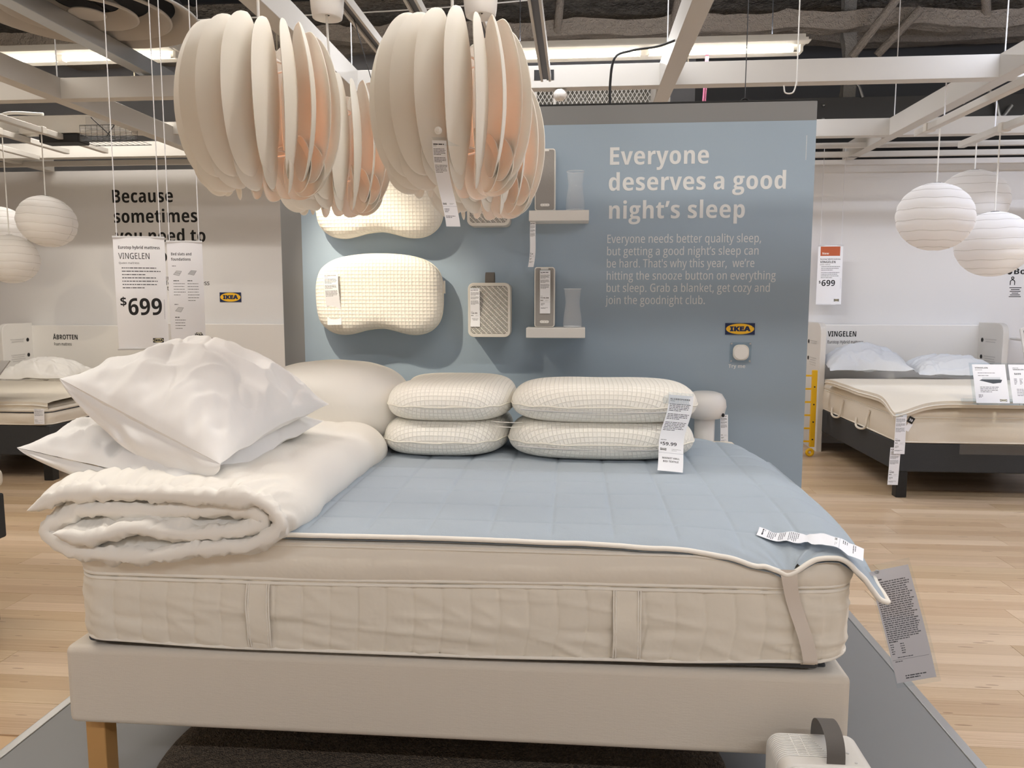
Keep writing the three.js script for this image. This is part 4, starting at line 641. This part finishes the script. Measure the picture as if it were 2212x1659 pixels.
slabTopper('mattress_topper', 'plain cream topper lying over the bed at the right, its front corner drooping', 2.25, 3.86, -5.6, -7.15, 0.675, 0.08);
{
  const P = (label, c, w, d, up, S, m, g) => { const t = thing('bed_pillow', label, 'pillow', c, 0, g); part('cushion', cornerPillow([-w / 2, 0, d / 2], [w / 2, 0, d / 2], [w / 2, 0.05, -d / 2], [-w / 2, 0.05, -d / 2], up, 0.04, { seed: S, n: 60, wrinkle: 1.5 }), m, t); };
  P('bluish white crumpled pillow at the left of the headboard on the right bed', [2.66, 0.79, -7.4], 0.74, 0.5, 0.19, 11, M.cool);
  P('bluish white crumpled pillow beside the info stand on the right bed', [3.42, 0.76, -7.35], 0.74, 0.5, 0.12, 13, M.cool);
  P('flat white pillow on the far left bed, beside the headboard wing', [-5.35, 0.655, -7.3], 0.8, 0.5, 0.15, 15, M.cotton);
  slabTopper('mattress_topper', 'thin cream topper on the black bed at the far left', -5.83, -4.12, -5.64, -7.1, 0.59, 0.0);
}
// yellow trolley frame behind the partition
{
  const t = thing('folding_trolley', 'yellow folding cart with small wheels standing by the right headboard wing', 'cart', [2.12, 0, -7.1]);
  part('upright', [rbox(0.045, 0.7, 0.03, 0.004, 0.02, 0.44, 0), rbox(0.045, 0.7, 0.03, 0.004, -0.14, 0.44, 0)], M.yellow, t); for (let i = 0; i < 6; i++) part('crossbar', box(0.16, 0.016, 0.012, -0.06, 0.14 + i * 0.12, 0), M.yellow, t);
  for (const x of [0.0, -0.12]) part('wheel', new THREE.TorusGeometry(0.026, 0.014, 10, 20).translate(x, 0.042, 0.02), M.yellow, t); for (let i = 0; i < 4; i++) part('bolt', new THREE.CylinderGeometry(0.007, 0.007, 0.004, 10).rotateX(Math.PI / 2).translate(0.02, 0.16 + i * 0.16, 0.016), M.cable, t);
}
// ================================================================ hanging signs, stands, tags
function hangingSign(label, p, w, h, tex, turn, curl, threads, cat = 'price sign') {
  const t = thing('hanging_sign', label, cat, p, turn), mat = printMat(tex);
  part('sheet', grid(8, 20, (u, v) => [(u - 0.5) * w, -h * (1 - v), curl * Math.sin(Math.PI * u) + curl * 1.6 * Math.pow(1 - v, 2) * (u - 0.3)]), mat, t);
  part('clip_bar', rbox(w + 0.004, 0.012, 0.008, 0.003, 0, 0.003, curl * 0.4), M.hanger, t); part('clip_bar', rbox(w + 0.002, 0.01, 0.005, 0.002, 0, -h - 0.002, curl * 1.2), M.hanger, t);
  if (threads) for (const s of [-1, 1]) part('thread', rod([s * w * 0.42, 0.004, 0], [s * w * 0.42, threads, 0], 0.0026, 6), M.thread, t);
  return t;
}
const sign699 = (orange) => sheetTex(420, 1010, 1, (g, w, h) => {
  let y = 100; if (orange) { g.fillStyle = '#c4623a'; g.fillRect(40, 14, 330, 160); sans(g, 52, true, '#f6efe9'); g.fillText('New', 66, 150); y = 240; }
  sans(g, orange ? 30 : 38, true); g.fillText('Eurotop hybrid mattress', 40, y, 340); sans(g, orange ? 54 : 74, orange); g.fillText('VINGELEN', 40, y + (orange ? 58 : 90), 260); sans(g, 26); g.fillText('Queen mattress', 40, y + (orange ? 92 : 136), 170);
  sans(g, 26, true); g.fillText('▸', 36, y + (orange ? 128 : 182)); bars(g, 62, y + (orange ? 114 : 168), 320, 3, 30, 8, '#4a4b50'); bars(g, 62, y + (orange ? 214 : 258), 310, 4, 30, 8, '#4a4b50');
  const b = orange ? 690 : 700; sans(g, orange ? 66 : 110, true); g.fillText('$', 30, b - (orange ? 44 : 84)); sans(g, orange ? 142 : 214, true); g.fillText('699', orange ? 72 : 94, b, orange ? 250 : 288);
  drawLogo(g, w - 128, h - 96, 88, 42, '#20242c', '#d8cfa8', '#20242c'); g.fillStyle = '#aab'; for (let i = 0; i < 20; i++) g.fillRect(w - 26, 560 + i * 9, 5, 5);
}, '#fafbff');
hangingSign('hanging white price sign reading $699 on long threads left of the bed', [-2.315, 1.745, -3.95], 0.255, 0.585, sign699(false), 0.28, 0.012, 2.6);
hangingSign('hanging white sheet about bed slats and foundations, right of the $699 sheet', [-2.075, 1.722, -3.97], 0.182, 0.53, sheetTex(320, 930, 1, (g, w, h) => {
  sans(g, 36, true, '#33343a'); g.fillText('Bed slats and', 34, 120, 190); g.fillText('foundations', 34, 168, 180); bars(g, 40, 214, 60, 1, 8, 5);
  const slats = (x, y, k) => { g.strokeStyle = '#8b8d92'; g.fillStyle = '#d4d5d9'; g.lineWidth = 3; g.beginPath(); g.moveTo(x, y + 34); g.lineTo(x + 30, y); g.lineTo(x + 76, y + 4); g.lineTo(x + 52, y + 44); g.closePath(); g.fill(); g.stroke(); for (let i = 1; i < k; i++) { g.beginPath(); g.moveTo(x + 30 * i / k, y + 34 - 34 * i / k); g.lineTo(x + 52 + 24 * i / k, y + 44 - 40 * i / k); g.stroke(); } };
  slats(50, 262, 2); slats(184, 258, 4); bars(g, 46, 350, 90, 1, 10, 7, '#333'); bars(g, 46, 378, 110, 5, 26, 5); bars(g, 176, 350, 90, 1, 10, 7, '#333'); bars(g, 176, 378, 110, 7, 26, 5); bars(g, 46, 570, 64, 1, 8, 6); slats(52, 600, 1); bars(g, 46, 690, 70, 1, 8, 7, '#333'); bars(g, 46, 716, 110, 4, 26, 5);
  drawLogo(g, w - 86, h - 96, 52, 44, '#8a8c84', '#e6e4d8', '#555');
}, '#f4f5fb'), 0.16, 0.006, 2.6, 'info sign');
hangingSign('white price sign with an orange New panel, hung against the far wall on the right', [2.42, 1.935, -7.7], 0.232, 0.56, sign699(true), 0.0, 0.012, 0.95);

// info stand on the right bed: clear holder with two printed sheets
{
  const t = thing('info_stand', 'clear acrylic stand with two printed sheets at the foot of the right bed', 'info stand', [2.9, 0.985, -5.5]), lean = -0.35;
  const sheet = (draw) => printMat(sheetTex(420, 600, 1, draw, '#dfe1e6'));
  const pageA = sheet((g, w, h) => { sans(g, 34, true); g.fillText('VINGELEN', 30, 66); bars(g, 30, 84, 150, 1, 10, 6); bars(g, 60, 130, 240, 2, 40, 8); g.fillStyle = '#3a4048'; g.beginPath(); g.moveTo(70, 250); g.lineTo(160, 205); g.lineTo(360, 240); g.lineTo(340, 285); g.lineTo(240, 300); g.closePath(); g.fill(); g.fillStyle = '#c3c8cd'; g.fillRect(110, 200, 230, 34); bars(g, 70, 350, 240, 4, 24, 9); bars(g, 40, 470, 60, 3, 18, 9); drawLogo(g, 300, 540, 90, 34, '#333', '#cfcdb8', '#333'); });
  const pageB = sheet((g, w, h) => { bars(g, 50, 50, 120, 1, 10, 7); sans(g, 28, true); g.fillText('VINGELEN', 50, 88); sans(g, 40, true); g.fillText('$699', 60, 160); for (let i = 0; i < 5; i++) bars(g, 50 + i * 70, 220, 40, 5, 20, 8); bars(g, 70, 380, 150, 5, 24, 8); drawLogo(g, 290, 540, 90, 34, '#333', '#cfcdb8', '#333'); });
  const P = (m, x) => part('printed_sheet', planeUV(0.215, 0.27).rotateX(lean).translate(x, -0.13, 0.066), m, t);
  P(pageA, -0.1); P(pageB, 0.135);
  part('holder', [box(0.48, 0.29, 0.003).rotateX(lean).translate(0.02, -0.13, 0.05), box(0.48, 0.004, 0.06, 0.02, -0.265, 0.11)], M.acrylic, t); part('clear_panel', [box(1.0, 0.42, 0.004, 0.3, -0.44, -0.09)], M.clear, t); part('lip', box(1.02, 0.02, 0.03, 0.3, -0.262, -0.08), M.acrylic, t);
}
{
  const t = thing('info_stand', 'grey tilted information board at the left edge beside the far left bed', 'info stand', [-4.52, 0.86, -5.5]);
  part('board', slab(new THREE.Shape([[-0.3, 0.1], [0.2, 0.1], [0.06, -0.13], [-0.3, -0.13]].map((p) => new THREE.Vector2(...p))), 0.012).rotateX(-0.3), std(0xaaa9a8, 0.6), t); part('post', box(0.04, 0.85, 0.03, -0.15, -0.43, -0.03), M.steel, t);
}
{
  const t = thing('tablet', 'white framed tablet on the wall at the right edge above the bed', 'tablet', [4.08, 1.05, -7.2]); part('frame', slab(rrect(0.26, 0.3, 0.02), 0.02, 0.004).rotateZ(0.22), M.cap, t); part('screen', slab(rrect(0.21, 0.25, 0.006), 0.004).rotateZ(0.22).translate(0, 0, 0.0105), M.screen, t); part('arm', rod([0.0, 0, -0.01], [0.1, 0, -0.6], 0.015), M.cap, t);
}
{
  const t = thing('display_bed_corner', 'mattress end with grey side and black leg at the left picture edge', 'bed', [-2.795, 0, -2.95]);
  part('mattress_end', rbox(0.6, 0.1, 0.5, 0.04, -0.02, 0.64, 0.05), M.ticking, t); part('side', rbox(0.58, 0.2, 0.48, 0.01, -0.02, 0.47, 0.05), M.charcoal, t); for (const z of [-0.12, 0.22]) part('leg', rbox(0.05, 0.37, 0.05, 0.004, 0.22, 0.185, z), M.blackLeg, t);
}

// paper price strips
function priceTag(label, tex, w, h, p, rot, bend, drift, clip = true) {
  const t = thing('price_tag', label, 'price tag', p); t.rotation.set(...rot); part('paper_strip', strip(w, h, bend, drift, 24), printMat(tex), t);
  if (clip) part('holder', strip(w * 1.04, h * 0.1, bend, drift, 4).translate(0, h * 0.035, 0.001), M.acrylic, t);
  return t;
}
priceTag('long white tag hanging from a petal of the right front lamp', priceStrip('', '', null, 880, 0.76), 0.036, 0.215, [-0.352, 1.822, -1.985], [0, 0.2, 0], (v) => -0.006 * Math.sin(v * 4), (v) => 0.03 * v - 0.004 * Math.sin(v * 5));
priceTag('narrow white tag hanging under the upper wall shelf', priceStrip('', '5.99', null, 1000, 0.78), 0.026, 0.205, [-0.205, 1.776, -3.6], [0, 0, 0], (v) => 0.01 * Math.sin(v * 3), (v) => 0.012 * Math.sin(v * 3) * v - 0.012 * v, false);
priceTag('white $59.99 tag on the lower butterfly-shaped wall pillow', priceStrip('KLUBBSPORRE', '59.99', ['MARKET HALL', 'BED TEXTILE']), 0.071, 0.245, [-1.157, 1.546, -3.573], [0.03, -0.1, 0.03], (v) => 0.006 * Math.sin(v * 6), (v) => 0.002 * v);
priceTag('white $34.99 tag on the lower flat air purifier', priceStrip('', '34.99', ['MARKET HALL', 'LIGHTING'], 760, 0.74), 0.045, 0.18, [-0.477, 1.474, -3.595], [0.02, 0, 0], (v) => 0.004 * Math.sin(v * 6), (v) => 0.001);
priceTag('white $119.99 tag on the lower grey speaker', priceStrip('', '119.99', null, 760, 0.73), 0.048, 0.198, [-0.147, 1.555, -3.575], [0.01, 0, 0], (v) => 0.004 * Math.sin(v * 6), () => 0);
priceTag('white $59.99 tag hanging over the right pair of foam pillows on the bed', priceStrip('KLUBBSPORRE', '59.99', ['MARKET HALL', 'BED TEXTILE'], 640, 0.79), 0.086, 0.25, [0.375, 1.08, -2.77], [0, -0.05, -0.07], (v) => 0.01 * Math.sin(v * 7) + 0.13 * v * v, (v) => -0.03 * v + 0.004 * Math.sin(v * 8));
priceTag('small white tag on the table lamp behind the bed', priceStrip('', '', null, 700, 0.75), 0.034, 0.13, [0.672, 0.9, -3.53], [0, 0, 0.03], (v) => 0.002 * v, () => 0, false);
priceTag('upper of two white tags, on the right mattress\'s front corner', priceStrip('VINGELEN', '699', null, 720, 0.76), 0.075, 0.285, [2.295, 0.615, -5.595], [0, 0, 0], (v) => 0.005 * v, (v) => -0.004 * v);
priceTag('lower of two white tags, hanging over the right bed\'s dark leg', priceStrip('', '200', null, 720, 0.76), 0.072, 0.27, [2.27, 0.375, -5.6], [0, 0, 0], (v) => 0.006 * v, (v) => -0.01 * v, false);
priceTag('white tag on the mattress of the far left bed', priceStrip('ÅBROTTEN', '', null, 700, 0.76), 0.085, 0.12, [-4.17, 0.575, -5.606], [0, 0, 0], (v) => 0.006 * v, (v) => 0.0, false);
{
  const t = thing('number_tag', 'small black square tag reading 10 beside the mattress tag on the right bed', 'tag', [2.36, 0.575, -5.592]); t.rotation.z = -0.5;
  part('plate', box(0.042, 0.046, 0.002), M.ink, t); part('number', word('10', 0.024, -0.0135, -0.009, 'b', 0.026, 0.001).translate(0, 0, 0.0012), M.paperSheet, t); part('paper_strip', strip(0.034, 0.06).translate(0.012, -0.02, -0.002), M.paperSheet, t);
}
// label lying on the topper corner, curling over its edge
{
  const tex = priceStrip('', '', null, 800, 0.78), t = thing('price_tag', 'white label lying across the strapped front corner of the blue topper', 'price tag', [0, 0, 0]);
  const A = [0.487, -2.045], B = [0.71, -1.905];
  part('paper_strip', grid(2, 30, (u, v) => { const x = lerp(A[0], B[0], v), z = lerp(A[1], B[1], v) + (0.5 - u) * -0.052, yy = topperY(Math.min(x, 0.68), clamp(z, backZ(x), edgeZ(x))); return [x - (u - 0.5) * 0.02, yy + 0.007 + 0.012 * Math.sin(Math.PI * v) * (0.4 + v) + 0.012 * smooth(0.6, 1, v), z]; }, (u, v) => [u, 1 - v]), printMat(tex), t);
}
// instruction sheet in a clear sleeve hanging from the topper's corner
{
  const tex = sheetTex(360, 820, 1, (g, w, h) => { bars(g, 16, 60, 150, 1, 10, 8, '#303034'); bars(g, 16, 80, 320, 28, 15, 8, '#6c6a6e'); bars(g, 16, 500, 130, 1, 10, 8, '#303034'); for (let i = 0; i < 5; i++) { bars(g, 20, 522 + i * 17, 50, 1, 10, 7); bars(g, 110, 522 + i * 17, 60, 1, 10, 7); } bars(g, 60, 622, 240, 1, 10, 6); g.fillStyle = '#8f8d92'; g.fillRect(10, 640, 330, 3); bars(g, 30, 652, 110, 1, 10, 6); bars(g, 90, 768, 220, 2, 18, 9, '#505054'); }, '#dcd6d8');
  const t = thing('instruction_sheet', 'grey printed instruction sheet in a clear sleeve hanging from the blue topper\'s corner', 'info sheet', [0.79, 0.745, -1.955]); t.rotation.set(0.06, -0.1, 0.3);
  part('sheet', strip(0.096, 0.31, (v) => 0.012 * Math.sin(v * 3), (v) => -0.002 * v), printMat(tex), t); part('sleeve', strip(0.108, 0.34, (v) => 0.012 * Math.sin(v * 3) + 0.002, () => 0).translate(0, 0.018, 0), M.acrylic, t);
  part('eyelet', new THREE.TorusGeometry(0.004, 0.0016, 8, 16).translate(-0.028, -0.002, 0.003), M.steel, t);
}
renderer.shadowMap.type = THREE.PCFSoftShadowMap;
renderer.render(scene, camera);
